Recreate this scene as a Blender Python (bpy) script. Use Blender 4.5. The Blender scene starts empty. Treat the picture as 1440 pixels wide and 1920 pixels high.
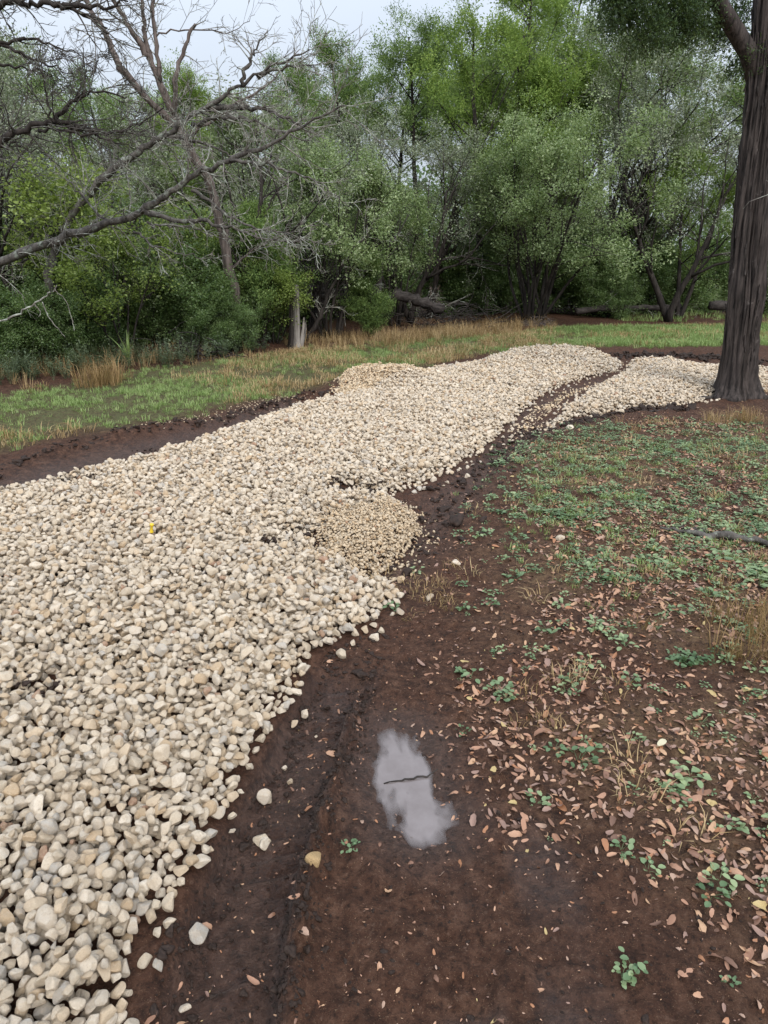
import bpy, math, random
import numpy as np
from mathutils import Vector, Matrix, Euler

rng = np.random.default_rng(7)
random.seed(7)
SC = bpy.context.scene
COL = SC.collection
R = math.radians

# ------------------------------------------------------------------ camera
CAM_H, PITCH, FPX = 1.60, R(20.0), 1331.0
cd = bpy.data.cameras.new('camera')
cd.sensor_fit = 'HORIZONTAL'; cd.sensor_width = 36.0; cd.lens = 36.0 * FPX / 1440.0
cd.clip_start = 0.05; cd.clip_end = 3000
cam = bpy.data.objects.new('camera', cd); COL.objects.link(cam)
cam.location = (0, 0, CAM_H); cam.rotation_euler = (math.pi / 2 - PITCH, 0, 0)
SC.camera = cam

# ------------------------------------------------------------------ sky, sun, exposure
SKY_Z = 1.35
SUN_EL, SUN_AZ = R(40), R(162)          # azimuth measured from +Y towards +X
w = bpy.data.worlds.new('World'); SC.world = w; w.use_nodes = True
nt = w.node_tree; nt.nodes.clear()
wo = nt.nodes.new('ShaderNodeOutputWorld')
sky = nt.nodes.new('ShaderNodeTexSky'); sky.sky_type = 'NISHITA'; sky.sun_disc = False
sky.sun_elevation = SUN_EL; sky.sun_rotation = SUN_AZ; sky.air_density = 1.2; sky.dust_density = 2.5
b1 = nt.nodes.new('ShaderNodeBackground'); b1.inputs[1].default_value = 0.10
b2 = nt.nodes.new('ShaderNodeBackground'); b2.inputs[1].default_value = 1.0
tc = nt.nodes.new('ShaderNodeTexCoord')
nz = nt.nodes.new('ShaderNodeTexNoise'); nz.inputs['Scale'].default_value = 2.2; nz.inputs['Detail'].default_value = 5
cr = nt.nodes.new('ShaderNodeValToRGB')
cr.color_ramp.elements[0].position = 0.3; cr.color_ramp.elements[0].color = (0.765, 0.85, 0.98, 1)
cr.color_ramp.elements[1].position = 0.7; cr.color_ramp.elements[1].color = (0.86, 0.935, 1.05, 1)
mx = nt.nodes.new('ShaderNodeMixShader'); mx.inputs[0].default_value = 0.88
L = nt.links.new
sx_ = nt.nodes.new('ShaderNodeSeparateXYZ'); m1 = nt.nodes.new('ShaderNodeMath'); m1.operation = 'MULTIPLY_ADD'; m1.use_clamp = False
mc = nt.nodes.new('ShaderNodeMath'); mc.operation = 'MAXIMUM'; mc.inputs[1].default_value = 0.0
m1.inputs[1].default_value = 2.0 * SKY_Z / 3.0; m1.inputs[2].default_value = SKY_Z / 3.0     # standard overcast sky: Lz (1 + 2 sin h) / 3
L(tc.outputs['Generated'], sx_.inputs[0]); L(sx_.outputs['Z'], mc.inputs[0]); L(mc.outputs[0], m1.inputs[0]); L(m1.outputs[0], b2.inputs[1])
L(tc.outputs['Generated'], nz.inputs['Vector']); L(nz.outputs['Fac'], cr.inputs['Fac']); L(cr.outputs['Color'], b2.inputs[0])
L(sky.outputs[0], b1.inputs[0]); L(b1.outputs[0], mx.inputs[1]); L(b2.outputs[0], mx.inputs[2]); L(mx.outputs[0], wo.inputs[0])
sd_ = bpy.data.lights.new('sun', 'SUN'); sd_.energy = 1.5; sd_.angle = R(25); sd_.color = (1.0, 0.955, 0.89)
sun = bpy.data.objects.new('sun', sd_); COL.objects.link(sun)
to_sun = Vector((math.sin(SUN_AZ) * math.cos(SUN_EL), math.cos(SUN_AZ) * math.cos(SUN_EL), math.sin(SUN_EL)))
sun.rotation_euler = to_sun.to_track_quat('Z', 'Y').to_euler()
VS = SC.view_settings
VS.view_transform = 'Standard'; VS.look = 'None'; VS.exposure = 0.62; VS.gamma = 1.0; VS.use_curve_mapping = False
SC.cycles.use_denoising = True
SC.cycles.max_bounces = 6; SC.cycles.diffuse_bounces = 4; SC.cycles.glossy_bounces = 2
SC.cycles.transmission_bounces = 3; SC.cycles.transparent_max_bounces = 4
SC.cycles.caustics_reflective = False; SC.cycles.caustics_refractive = False

# ------------------------------------------------------------------ helpers: pixel <-> ground
cP, sP = math.cos(PITCH), math.sin(PITCH)
def ray(px, py):
    u = (px - 720.0) / FPX; v = (py - 960.0) / FPX
    return np.array([u, cP - v * sP, -sP - v * cP])
def G(px, py, z=0.0):                       # point of the ground seen at a pixel
    d = ray(px, py); t = (z - CAM_H) / d[2]
    return np.array([d[0] * t, d[1] * t, z])
def P(px, py, Y):                           # point at distance Y ahead
    d = ray(px, py); t = Y / d[1]
    return np.array([d[0] * t, Y, CAM_H + d[2] * t])
def GP(poly): return np.array([G(*p)[:2] for p in poly])
def proj(pts):                              # (N,3) -> px, py, depth
    p = np.atleast_2d(pts) - np.array([0, 0, CAM_H])
    dep = p[:, 1] * cP - p[:, 2] * sP
    up = p[:, 1] * sP + p[:, 2] * cP
    dep = np.maximum(dep, 1e-3)
    return 720 + FPX * p[:, 0] / dep, 960 - FPX * up / dep, dep

# ------------------------------------------------------------------ numpy noise and distances
def _h(ix, iy, seed):
    n = (ix.astype(np.int64) * 374761393 + iy.astype(np.int64) * 668265263 + seed * 144269504) & 0xffffffff
    n = ((n ^ (n >> 13)) * 1274126177) & 0xffffffff
    n = n ^ (n >> 16)
    return (n & 0xffff) / 65535.0
def vn(x, y, seed=0):
    x = np.asarray(x, float); y = np.asarray(y, float)
    ix = np.floor(x); iy = np.floor(y); fx = x - ix; fy = y - iy
    fx = fx * fx * (3 - 2 * fx); fy = fy * fy * (3 - 2 * fy)
    a = _h(ix, iy, seed); b = _h(ix + 1, iy, seed); c = _h(ix, iy + 1, seed); d = _h(ix + 1, iy + 1, seed)
    return (a * (1 - fx) + b * fx) * (1 - fy) + (c * (1 - fx) + d * fx) * fy - 0.5
def fbm(x, y, o=4, seed=0):
    s = 0; a = 1.0
    for k in range(o):
        s = s + a * vn(x * 2 ** k + 17.3 * k, y * 2 ** k - 9.1 * k, seed + k); a *= 0.5
    return s
def sstep(a, b, x):
    t = np.clip((x - a) / (b - a), 0, 1); return t * t * (3 - 2 * t)
def polysd(poly, x, y):                     # signed distance, positive inside
    d = np.full(x.shape, 1e9); ins = np.zeros(x.shape, bool)
    n = len(poly)
    for i in range(n):
        ax, ay = poly[i]; bx, by = poly[(i + 1) % n]
        ex, ey = bx - ax, by - ay
        wx, wy = x - ax, y - ay
        t = np.clip((wx * ex + wy * ey) / (ex * ex + ey * ey + 1e-12), 0, 1)
        dx = wx - ex * t; dy = wy - ey * t
        d = np.minimum(d, dx * dx + dy * dy)
        c = ((ay > y) != (by > y)) & (x < ex * (y - ay) / (ey + 1e-12) + ax)
        ins ^= c
    d = np.sqrt(d)
    return np.where(ins, d, -d)
def linesd(line, x, y):                     # distance to polyline, side (+ = left of its direction), param
    best = np.full(x.shape, 1e9); side = np.zeros(x.shape); par = np.zeros(x.shape)
    acc = 0.0
    for i in range(len(line) - 1):
        ax, ay = line[i]; bx, by = line[i + 1]
        ex, ey = bx - ax, by - ay; ll = ex * ex + ey * ey
        wx, wy = x - ax, y - ay
        t = np.clip((wx * ex + wy * ey) / ll, 0, 1)
        dx = wx - ex * t; dy = wy - ey * t
        d = np.sqrt(dx * dx + dy * dy)
        m = d < best
        best = np.where(m, d, best); side = np.where(m, np.sign(ex * wy - ey * wx), side)
        par = np.where(m, acc + t * math.sqrt(ll), par); acc += math.sqrt(ll)
    return best, side, par, acc

# ------------------------------------------------------------------ the layout on the ground (world metres)
GA = np.vstack([GP([(235,1915),(272,1850),(262,1795),(335,1680),(378,1625),(388,1560),(445,1512),(440,1465),(512,1395),(520,1335),
    (565,1290),(600,1222),(655,1198),(705,1165),(748,1120),(725,1090),(690,1080),(612,1050),(592,1012),(625,988),(690,965),(742,958),
    (735,935),(775,920),(830,895),(880,858),(925,824),(945,805),(970,774),(1008,744),(1062,720),(1105,707),(1150,698),(1165,680),(1120,671),
    (1020,669),(930,672),(880,688),(800,700),(740,716),(700,730),(640,748),(560,768),(460,802),(350,834),(250,873),(100,906),(0,936),(-160,985)]),
    np.array([[-3.6, 3.3], [-3.1, 0.45], [-0.75, 0.45]])])
GB = GP([(1016,808),(1080,779),(1180,768),(1285,761),(1345,742),(1440,737),(1640,735),(1640,704),(1440,699),(1350,694),(1250,683),
    (1185,678),(1172,700),(1142,717),(1106,740),(1058,774)])
GS = GP([(697,1082),(612,1052),(590,1014),(622,986),(690,963),(744,960),(792,988),(765,1035),(735,1062)])      # pea gravel
GQ = GP([(632,738),(640,722),(665,712),(720,708),(790,704),(800,718),(740,726),(690,738),(650,748)])            # pea gravel pile far
HOLES = [(G(95,1325)[:2], 0.13, 0.07), (G(690,936)[:2], 0.22, 0.09), (G(585,1020)[:2], 0.2, 0.08), (G(345,838)[:2], 0.3, 0.1),
         (G(650,930)[:2], 0.12, 0.1), (G(150,915)[:2], 0.22, 0.12), (G(520,1045)[:2], 0.09, 0.05), (G(390,1110)[:2], 0.05, 0.03)]
RIDGE_L = GP([(-260,968),(-100,915),(0,885),(110,851),(200,828),(300,808),(400,792),(480,772),(560,750),(620,737)])
RUT_L = GP([(-260,1010),(-100,945),(0,910),(150,868),(300,826),(420,800),(540,765)])
RUT_R = GP([(395,2050),(420,1900),(455,1720),(510,1560),(570,1420),(620,1310),(665,1235)])
RIDGE_R = GP([(500,2050),(535,1880),(562,1700),(590,1590),(625,1470),(650,1390),(672,1310),(700,1240)])
RUT_F = GP([(690,1090),(780,1010),(850,930),(905,875),(965,822),(1040,788),(1130,775)])
PUD_LINE = GP([(742,1392),(750,1450),(770,1505),(788,1530)])
GROOVE = GP([(960,815),(992,775),(1030,748),(1085,726),(1130,710)]); TRACK_A = GP([(1110,2000),(1075,1850),(1040,1720),(1005,1600),(975,1500)]); TRACK_B = GP([(900,2000),(880,1850),(868,1720),(850,1610)])
MOUNDC = G(1020,678)[:2]; PILEC = G(708,722)[:2]
FAR_MUD = GP([(1150,655),(1250,656),(1345,655),(1440,652),(1700,650),(1700,684),(1440,694),(1345,688),(1230,676),(1165,672)])
VERGE = GP([(-400,800),(-100,760),(0,740),(150,712),(300,690),(480,668),(560,655),(700,640),(860,626),(1000,616),(1150,612),(1440,606),
    (1700,604),(1700,650),(1440,651),(1250,652),(1130,655),(1000,660),(900,668),(800,690),(700,700),(600,728),(480,757),(300,795),(180,815),(0,850),(-200,905)])
LITTER = np.vstack([GP([(800,1085),(880,1010),(930,900),(985,835),(1100,800),(1440,775),(1750,775)]), np.array([[7.5,4.5],[4.2,1.6]]),
    GP([(1500,2000),(1330,1800),(1190,1620),(985,1525),(905,1340),(880,1190)])])
COVER = np.vstack([GP([(925,880),(985,825),(1100,800),(1250,800),(1440,805),(1700,815)]), np.array([[6.5,3.6]]), GP([(1440,1210),(1280,1150),(1060,1075),(930,990)])])
FIELD_Y = 26.0

def gravel_in(x, y): return np.maximum(polysd(GA, x, y), polysd(GB, x, y))
def terrain(x, y, want=False):
    x = np.asarray(x, float); y = np.asarray(y, float)
    z = 0.05 * fbm(x * 0.45, y * 0.45, 3, 3) * sstep(0, 3, np.hypot(x, y))
    near = (x > -8) & (x < 11) & (y > -1) & (y < 18)
    wet = np.zeros(x.shape); 
    if near.any():
        xn, yn = x[near], y[near]; zn = z[near].copy()
        zn += 0.022 * fbm(xn * 2.2, yn * 2.2, 3, 11) + 0.014 * fbm(xn * 9, yn * 9, 3, 21) + 0.013 * fbm(xn * 19, yn * 19, 2, 25)
        crumb = np.maximum(fbm(xn * 26, yn * 26, 2, 31), 0)
        g = gravel_in(xn, yn)
        H = 0.030 + 0.13 * np.exp(-(((xn - MOUNDC[0]) / 1.5) ** 2 + ((yn - MOUNDC[1]) / 0.9) ** 2)) + 0.03 * fbm(xn * 1.3, yn * 1.3, 2, 5)
        zn += sstep(0, 0.5, g) * H
        zn += 0.20 * np.exp(-(((xn - PILEC[0]) / 0.55) ** 2 + ((yn - PILEC[1]) / 0.42) ** 2))
        gs = polysd(GS, xn, yn); zn += 0.035 * sstep(0, 0.15, gs)
        wn = np.zeros(xn.shape)
        # left rut: a smooth trough, and the clod ridge along its outer side
        d, s, p, _ = linesd(RUT_L, xn, yn)
        tr = np.exp(-(d / 0.22) ** 2); zn -= 0.05 * tr; wn = np.maximum(wn, tr * 0.8)
        d, s, p, _ = linesd(RIDGE_L, xn, yn)
        rg = np.exp(-(d / 0.085) ** 2) * np.clip(0.55 + 1.6 * fbm(xn * 6, yn * 6, 3, 41), 0, 1.6)
        zn += 0.060 * rg
        # right rut: flat floored tyre band, torn ridge
        d, s, p, ln = linesd(RUT_R, xn, yn)
        fade = sstep(0, 0.25, ln - p)
        tr = (1 - sstep(0.10, 0.17, d)) * fade
        zn = zn * (1 - 0.5 * tr) - 0.070 * tr + tr * 0.011 * np.tanh(2.5 * np.sin(p * 82 + 3 * s * d / 0.1)) * sstep(-0.1, 0.2, fbm(xn * 5, yn * 5, 2, 77)); wn = np.maximum(wn, tr)
        d, s, p, ln = linesd(RIDGE_R, xn, yn)
        fade = sstep(0, 0.3, ln - p)
        w_ = np.clip(0.5 + 1.5 * fbm(xn * 7, yn * 7, 3, 51), 0, 1.4)
        zn += 0.092 * np.exp(-(d / 0.030) ** 2) * w_ * fade * (1 + 1.2 * fbm(xn * 30, yn * 30, 2, 57))
        zn += 0.014 * np.exp(-(d / 0.10) ** 2) * w_ * fade
        d, s, p, _ = linesd(RUT_F, xn, yn)
        tr = np.exp(-(d / 0.17) ** 2); zn -= 0.045 * tr - 0.035 * tr * fbm(xn * 8, yn * 8, 3, 61); wn = np.maximum(wn, tr * 0.5)
        d, s, p, _ = linesd(GROOVE, xn, yn); zn -= 0.05 * np.exp(-(d / 0.14) ** 2); wn = np.maximum(wn, .4 * np.exp(-(d / 0.14) ** 2))
        for ln2, wd2 in ((TRACK_A, .09), (TRACK_B, .07)):
            d, s, p, l2 = linesd(ln2, xn, yn); tr = (1 - sstep(wd2 * .6, wd2 * 1.3, d)) * sstep(0, .25, l2 - p)
            zn -= tr * (.014 + .006 * np.sin(p * 110)); wn = np.maximum(wn, tr * .75 * sstep(-.3, .2, fbm(xn * 4, yn * 4, 2, 83)))
        # puddle hollow with lug marks
        d, s, p, ln = linesd(PUD_LINE, xn, yn)
        ho = 1 - sstep(0.04, 0.165, d + 0.025 * fbm(xn * 12, yn * 12, 2, 71))
        zn = zn * (1 - ho) + ho * (-0.024 + 0.013 * fbm(xn * 30, yn * 5, 2, 73) + 0.004 * fbm(xn * 60, yn * 30, 2, 75) + 0.008 * sstep(0.14, 0.0, p))
        wn = np.maximum(wn, 1 - sstep(0.05, 0.3, d))
        fm = sstep(-0.1, 0.25, polysd(FAR_MUD, xn, yn)); zn += fm * 0.05 * fbm(xn * 5, yn * 3, 3, 91)
        rough = 1 - 0.75 * wn
        zn += 0.030 * crumb * np.clip(rough, 0, 1) * (1 - sstep(-0.2, 0.3, polysd(VERGE, xn, yn)) * 0.5)
        z[near] = zn; wet[near] = wn
    if want: return z, wet
    return z
def tz(x, y): return float(terrain(np.array([x]), np.array([y]))[0])

# ------------------------------------------------------------------ mesh + object helpers
class Buf:
    def __init__(s): s.v = []; s.f = []; s.n = 0
    def add(s, v, f):
        s.v.append(np.asarray(v, float)); s.f += (np.asarray(f) + s.n).tolist(); s.n += len(v)
    def tube(s, pts, rad, sides=6, cap=True):
        pts = np.asarray(pts, float); rad = np.asarray(rad, float); n = len(pts)
        t = np.gradient(pts, axis=0); t /= np.linalg.norm(t, axis=1)[:, None] + 1e-9
        m = pts[-1] - pts[0]; ref = np.array([0, 0, 1.0]) if abs(m[2]) < 0.8 * np.linalg.norm(m) else np.array([1.0, 0.1, 0])
        a = np.cross(t, ref); a /= np.linalg.norm(a, axis=1)[:, None] + 1e-9
        b = np.cross(t, a)
        th = np.arange(sides) * 2 * math.pi / sides
        ring = a[:, None, :] * np.cos(th)[None, :, None] + b[:, None, :] * np.sin(th)[None, :, None]
        v = (pts[:, None, :] + ring * rad[:, None, None]).reshape(-1, 3)
        i = np.arange(n - 1)[:, None] * sides; j = np.arange(sides)[None, :]; k = (np.arange(sides) + 1) % sides
        f = np.stack([i + j, i + k, i + sides + k, i + sides + j], -1).reshape(-1, 4)
        s.add(v, f)
        if cap:
            s.f.append([s.n - sides + q for q in range(sides)]); s.f.append([s.n - n * sides + q for q in reversed(range(sides))])
    def mesh(s, name, mat, smooth=True):
        me = bpy.data.meshes.new(name)
        v = np.vstack(s.v) if s.v else np.zeros((0, 3))
        me.from_pydata(v.tolist(), [], s.f); me.update()
        if smooth: me.shade_smooth()
        me.materials.append(mat)
        return me
def link(name, data, parent=None, loc=None, rot=None, scl=None):
    o = bpy.data.objects.new(name, data); COL.objects.link(o)
    if parent is not None: o.parent = parent
    if loc is not None: o.location = loc
    if rot is not None: o.rotation_euler = rot
    if scl is not None: o.scale = (scl, scl, scl) if np.isscalar(scl) else scl
    return o
def tag(o, label=None, cat=None, group=None, kind=None):
    if label: o['label'] = label
    if cat: o['category'] = cat
    if group: o['group'] = group
    if kind: o['kind'] = kind
    return o
def dup(o, parent=None):
    c = o.copy(); COL.objects.link(c); c.parent = parent
    for ch in list(o.children): dup(ch, c)
    return c

_ng = {}
def scatter_group(key, protos):
    if key in _ng: return _ng[key]
    g = bpy.data.node_groups.new('scatter_' + key, 'GeometryNodeTree'); _ng[key] = g
    g.interface.new_socket('Geometry', in_out='INPUT', socket_type='NodeSocketGeometry')
    g.interface.new_socket('Geometry', in_out='OUTPUT', socket_type='NodeSocketGeometry')
    N = g.nodes.new; K = g.links.new
    gi = N('NodeGroupInput'); go = N('NodeGroupOutput'); iop = N('GeometryNodeInstanceOnPoints'); jg = N('GeometryNodeJoinGeometry')
    for p in protos:
        oi = N('GeometryNodeObjectInfo'); oi.inputs['Object'].default_value = p
        oi.inputs['As Instance'].default_value = False
        ti = N('GeometryNodeGeometryToInstance'); K(oi.outputs['Geometry'], ti.inputs[0]); K(ti.outputs[0], jg.inputs[0])
    def attr(nm, ty):
        a = N('GeometryNodeInputNamedAttribute'); a.data_type = ty; a.inputs['Name'].default_value = nm
        return a.outputs['Attribute']
    K(gi.outputs[0], iop.inputs['Points']); K(jg.outputs[0], iop.inputs['Instance'])
    iop.inputs['Pick Instance'].default_value = True
    K(attr('idx', 'INT'), iop.inputs['Instance Index']); K(attr('rot', 'FLOAT_VECTOR'), iop.inputs['Rotation']); K(attr('scl', 'FLOAT_VECTOR'), iop.inputs['Scale'])
    K(iop.outputs[0], go.inputs[0])
    return g
def scatter_mesh(name, pts, rot, scl, idx):
    pts = np.asarray(pts, np.float32); n = len(pts)
    me = bpy.data.meshes.new(name); me.vertices.add(n); me.vertices.foreach_set('co', pts.ravel())
    scl = np.asarray(scl, np.float32)
    if scl.ndim == 1: scl = np.repeat(scl[:, None], 3, 1)
    for nm, ty, dat, k in (('rot', 'FLOAT_VECTOR', np.asarray(rot, np.float32), 'vector'), ('scl', 'FLOAT_VECTOR', scl, 'vector'), ('idx', 'INT', np.asarray(idx, np.int32), 'value')):
        a = me.attributes.new(nm, ty, 'POINT'); a.data.foreach_set(k, np.ascontiguousarray(dat).ravel())
    me.update()
    return me
def scatter(name, key, protos, pts, rot, scl, idx, parent=None):
    me = scatter_mesh(name, pts, rot, scl, idx)
    if protos and protos[0].data.materials: me.materials.append(protos[0].data.materials[0])
    o = link(name, me, parent)
    m = o.modifiers.new('scatter', 'NODES'); m.node_group = scatter_group(key, protos)
    return o
def proto(name, mesh): return bpy.data.objects.new(name, mesh)     # a shape to be scattered, never linked itself

# ------------------------------------------------------------------ materials
def newmat(name):
    m = bpy.data.materials.new(name); m.use_nodes = True
    n = m.node_tree; n.nodes.clear()
    out = n.nodes.new('ShaderNodeOutputMaterial'); p = n.nodes.new('ShaderNodeBsdfPrincipled')
    n.links.new(p.outputs[0], out.inputs[0])
    return m, n, p, out
def noise(n, scale, detail=4, rough=0.55, vec=None, dist=0):
    t = n.nodes.new('ShaderNodeTexNoise'); t.inputs['Scale'].default_value = scale; t.inputs['Detail'].default_value = detail
    t.inputs['Roughness'].default_value = rough; t.inputs['Distortion'].default_value = dist
    if vec is not None: n.links.new(vec, t.inputs['Vector'])
    return t.outputs['Fac']
def ramp(n, fac, stops, interp='LINEAR'):
    c = n.nodes.new('ShaderNodeValToRGB'); c.color_ramp.interpolation = interp
    e = c.color_ramp.elements
    while len(e) < len(stops): e.new(0.5)
    for i, (p, col) in enumerate(stops): e[i].position = p; e[i].color = (*col, 1) if len(col) == 3 else col
    n.links.new(fac, c.inputs[0]); return c.outputs[0]
def mixc(n, fac, a, b, mode='MIX'):
    m = n.nodes.new('ShaderNodeMix'); m.data_type = 'RGBA'; m.blend_type = mode
    for s, v in ((m.inputs['Factor'], fac), (m.inputs[6], a), (m.inputs[7], b)):
        if hasattr(v, 'is_output'): n.links.new(v, s)
        elif isinstance(v, (int, float)): s.default_value = v
        else: s.default_value = (*v, 1)
    return m.outputs[2]
def math_(n, op, a, b=0.0, clamp=False):
    m = n.nodes.new('ShaderNodeMath'); m.operation = op; m.use_clamp = clamp
    for s, v in ((m.inputs[0], a), (m.inputs[1], b)):
        if hasattr(v, 'is_output'): n.links.new(v, s)
        else: s.default_value = v
    return m.outputs[0]
def bump(n, p, h, strength, dist):
    b = n.nodes.new('ShaderNodeBump'); b.inputs['Strength'].default_value = strength; b.inputs['Distance'].default_value = dist
    n.links.new(h, b.inputs['Height']); n.links.new(b.outputs[0], p.inputs['Normal']); return b
def objrand(n): return n.nodes.new('ShaderNodeObjectInfo').outputs['Random']
def objco(n): return n.nodes.new('ShaderNodeTexCoord').outputs['Object']
def geopos(n): return n.nodes.new('ShaderNodeNewGeometry').outputs['Position']
def island(n): return n.nodes.new('ShaderNodeNewGeometry').outputs['Random Per Island']
def stretched(n, vec, s):
    m = n.nodes.new('ShaderNodeMapping'); m.inputs['Scale'].default_value = s; n.links.new(vec, m.inputs['Vector']); return m.outputs[0]

def mat_leaf(name, dark, mid, light, trans=0.3, rough=0.42, spec=0.45, attr=False):
    m, n, p, out = newmat(name)
    if attr:
        a_ = n.nodes.new('ShaderNodeAttribute'); a_.attribute_name = 'tint'; r1 = a_.outputs['Fac']
        r1 = math_(n, 'ADD', math_(n, 'MULTIPLY', r1, 0.85), math_(n, 'MULTIPLY', objrand(n), 0.15))
    else: r1 = objrand(n)
    r2 = island(n)
    f = math_(n, 'ADD', math_(n, 'MULTIPLY', r1, 0.55), math_(n, 'MULTIPLY', r2, 0.45))
    c = ramp(n, f, [(0.12, dark), (0.5, mid), (0.9, light)])
    n.links.new(c, p.inputs['Base Color']); p.inputs['Roughness'].default_value = rough; p.inputs['Specular IOR Level'].default_value = spec
    t = n.nodes.new('ShaderNodeBsdfTranslucent'); n.links.new(mixc(n, 0.4, c, (0.26, 0.34, 0.06), 'MIX'), t.inputs[0])
    mx = n.nodes.new('ShaderNodeMixShader'); mx.inputs[0].default_value = trans
    n.links.new(p.outputs[0], mx.inputs[1]); n.links.new(t.outputs[0], mx.inputs[2]); n.links.new(mx.outputs[0], out.inputs[0])
    return m
def mat_bark(name, a, b, scale=(14, 14, 2.2), lichen=None, lich_amt=0.5, bumpd=0.02, rough=0.9):
    m, n, p, out = newmat(name)
    v = stretched(n, objco(n), scale)
    f = noise(n, 1.0, 6, 0.65, v)
    c = ramp(n, f, [(0.32, a), (0.68, b)])
    if lichen:
        lf = noise(n, 9.0, 5, 0.7, objco(n))
        c = mixc(n, ramp(n, lf, [(lich_amt - 0.05, (0, 0, 0)), (lich_amt + 0.05, (1, 1, 1))]), c, lichen)
    n.links.new(c, p.inputs['Base Color']); p.inputs['Roughness'].default_value = rough; p.inputs['Specular IOR Level'].default_value = 0.25
    bump(n, p, f, 0.9, bumpd)
    return m

# stone: chalky cream limestone with tan, grey and a few rusty ones
def mat_stone(name, soil=0.18):
    m, n, p, out = newmat(name)
    r = objrand(n)
    base = ramp(n, r, [(0.0, (0.57, 0.48, 0.365)), (0.16, (0.67, 0.565, 0.435)), (0.34, (0.60, 0.52, 0.42)), (0.50, (0.73, 0.635, 0.51)), (0.62, (0.62, 0.49, 0.345)),
        (0.73, (0.50, 0.455, 0.395)), (0.81, (0.70, 0.605, 0.485)), (0.90, (0.43, 0.355, 0.275)), (0.945, (0.52, 0.38, 0.24)), (0.985, (0.36, 0.21, 0.14))], 'CONSTANT')
    co = objco(n)
    add = n.nodes.new('ShaderNodeVectorMath'); add.operation = 'ADD'; n.links.new(co, add.inputs[0])
    cx = n.nodes.new('ShaderNodeCombineXYZ'); n.links.new(math_(n, 'MULTIPLY', r, 37.0), cx.inputs[0]); n.links.new(math_(n, 'MULTIPLY', r, 91.0), cx.inputs[1]); n.links.new(cx.outputs[0], add.inputs[1])
    v = add.outputs[0]
    f = noise(n, 1.6, 6, 0.65, v); f2 = noise(n, 6.0, 5, 0.7, v)
    c = mixc(n, ramp(n, f, [(0.40, (0, 0, 0)), (0.70, (0.6, 0.6, 0.6))]), base, (0.54, 0.42, 0.285))
    c = mixc(n, ramp(n, f2, [(0.55, (0, 0, 0)), (0.70, (soil * 2.5,) * 3)]), c, (0.23, 0.165, 0.115))
    c = mixc(n, ramp(n, f2, [(0.28, (0.6, 0.6, 0.6)), (0.42, (0, 0, 0))]), c, (0.76, 0.69, 0.58))
    n.links.new(c, p.inputs['Base Color']); p.inputs['Roughness'].default_value = 0.82; p.inputs['Specular IOR Level'].default_value = 0.3
    bump(n, p, math_(n, 'ADD', f2, math_(n, 'MULTIPLY', noise(n, 22, 3, 0.6, v), 0.5)), 1.0, 0.0045)
    return m
M = {}
M['stone'] = mat_stone('limestone')
M['pebble'] = mat_stone('pea_gravel', 0.3)
_n = M['pebble'].node_tree; _p = [q for q in _n.nodes if q.type == 'BSDF_PRINCIPLED'][0]; _c = _p.inputs['Base Color'].links[0].from_socket
_n.links.new(mixc(_n, 1.0, _c, (1.06, 1.0, 0.90), 'MULTIPLY'), _p.inputs['Base Color'])
def mat_simple(name, stops, scale, rough=0.8, bumpd=0.004, spec=0.3, detail=6):
    m, n, p, out = newmat(name)
    f = noise(n, scale, detail, 0.65, objco(n))
    n.links.new(ramp(n, f, stops), p.inputs['Base Color']); p.inputs['Roughness'].default_value = rough; p.inputs['Specular IOR Level'].default_value = spec
    bump(n, p, f, 0.7, bumpd)
    return m
M['clod'] = mat_simple('wet_mud_clod', [(0.3, (0.012, 0.0072, 0.0052)), (0.7, (0.046, 0.027, 0.019))], 2.0, 0.7, 0.004, 0.3)
M['oak'] = mat_leaf('oak_leaf', (0.045, 0.07, 0.026), (0.20, 0.275, 0.105), (0.42, 0.50, 0.26), 0.42, attr=True)
M['greyoak'] = mat_leaf('grey_green_leaf', (0.07, 0.09, 0.055), (0.26, 0.305, 0.19), (0.48, 0.52, 0.38), 0.36, 0.38, 0.55, attr=True)
M['shrub'] = mat_leaf('shrub_leaf', (0.06, 0.10, 0.032), (0.23, 0.32, 0.125), (0.44, 0.53, 0.27), 0.42, attr=True)
M['paleshrub'] = mat_leaf('pale_shrub_leaf', (0.07, 0.12, 0.035), (0.29, 0.385, 0.165), (0.56, 0.64, 0.37), 0.42, attr=True)
M['bright'] = mat_leaf('young_leaf', (0.13, 0.19, 0.035), (0.27, 0.36, 0.08), (0.42, 0.50, 0.16), 0.42, attr=True)
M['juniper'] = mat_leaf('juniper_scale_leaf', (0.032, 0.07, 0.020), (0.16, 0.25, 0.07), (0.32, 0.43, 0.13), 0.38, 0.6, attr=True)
M['brightjuniper'] = mat_leaf('yellow_green_juniper_leaf', (0.065, 0.125, 0.020), (0.21, 0.32, 0.06), (0.38, 0.49, 0.12), 0.40, 0.6, attr=True)  # foliage of the bright yellow-green junipers
M['darkjuniper'] = mat_leaf('dark_green_juniper_leaf', (0.014, 0.032, 0.010), (0.038, 0.075, 0.022), (0.09, 0.145, 0.04), 0.2, 0.6, attr=True)  # dark green foliage of the near juniper
M['understory'] = mat_leaf('evergreen_leaf', (0.055, 0.105, 0.034), (0.15, 0.235, 0.08), (0.33, 0.43, 0.19), 0.42, 0.35, 0.5, attr=True)
M['grass'] = mat_leaf('green_grass', (0.10, 0.17, 0.04), (0.25, 0.36, 0.11), (0.40, 0.50, 0.20), 0.3, 0.5)
M['dry'] = mat_leaf('dry_grass', (0.20, 0.12, 0.05), (0.40, 0.27, 0.13), (0.58, 0.44, 0.25), 0.2, 0.7, 0.2)
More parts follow.
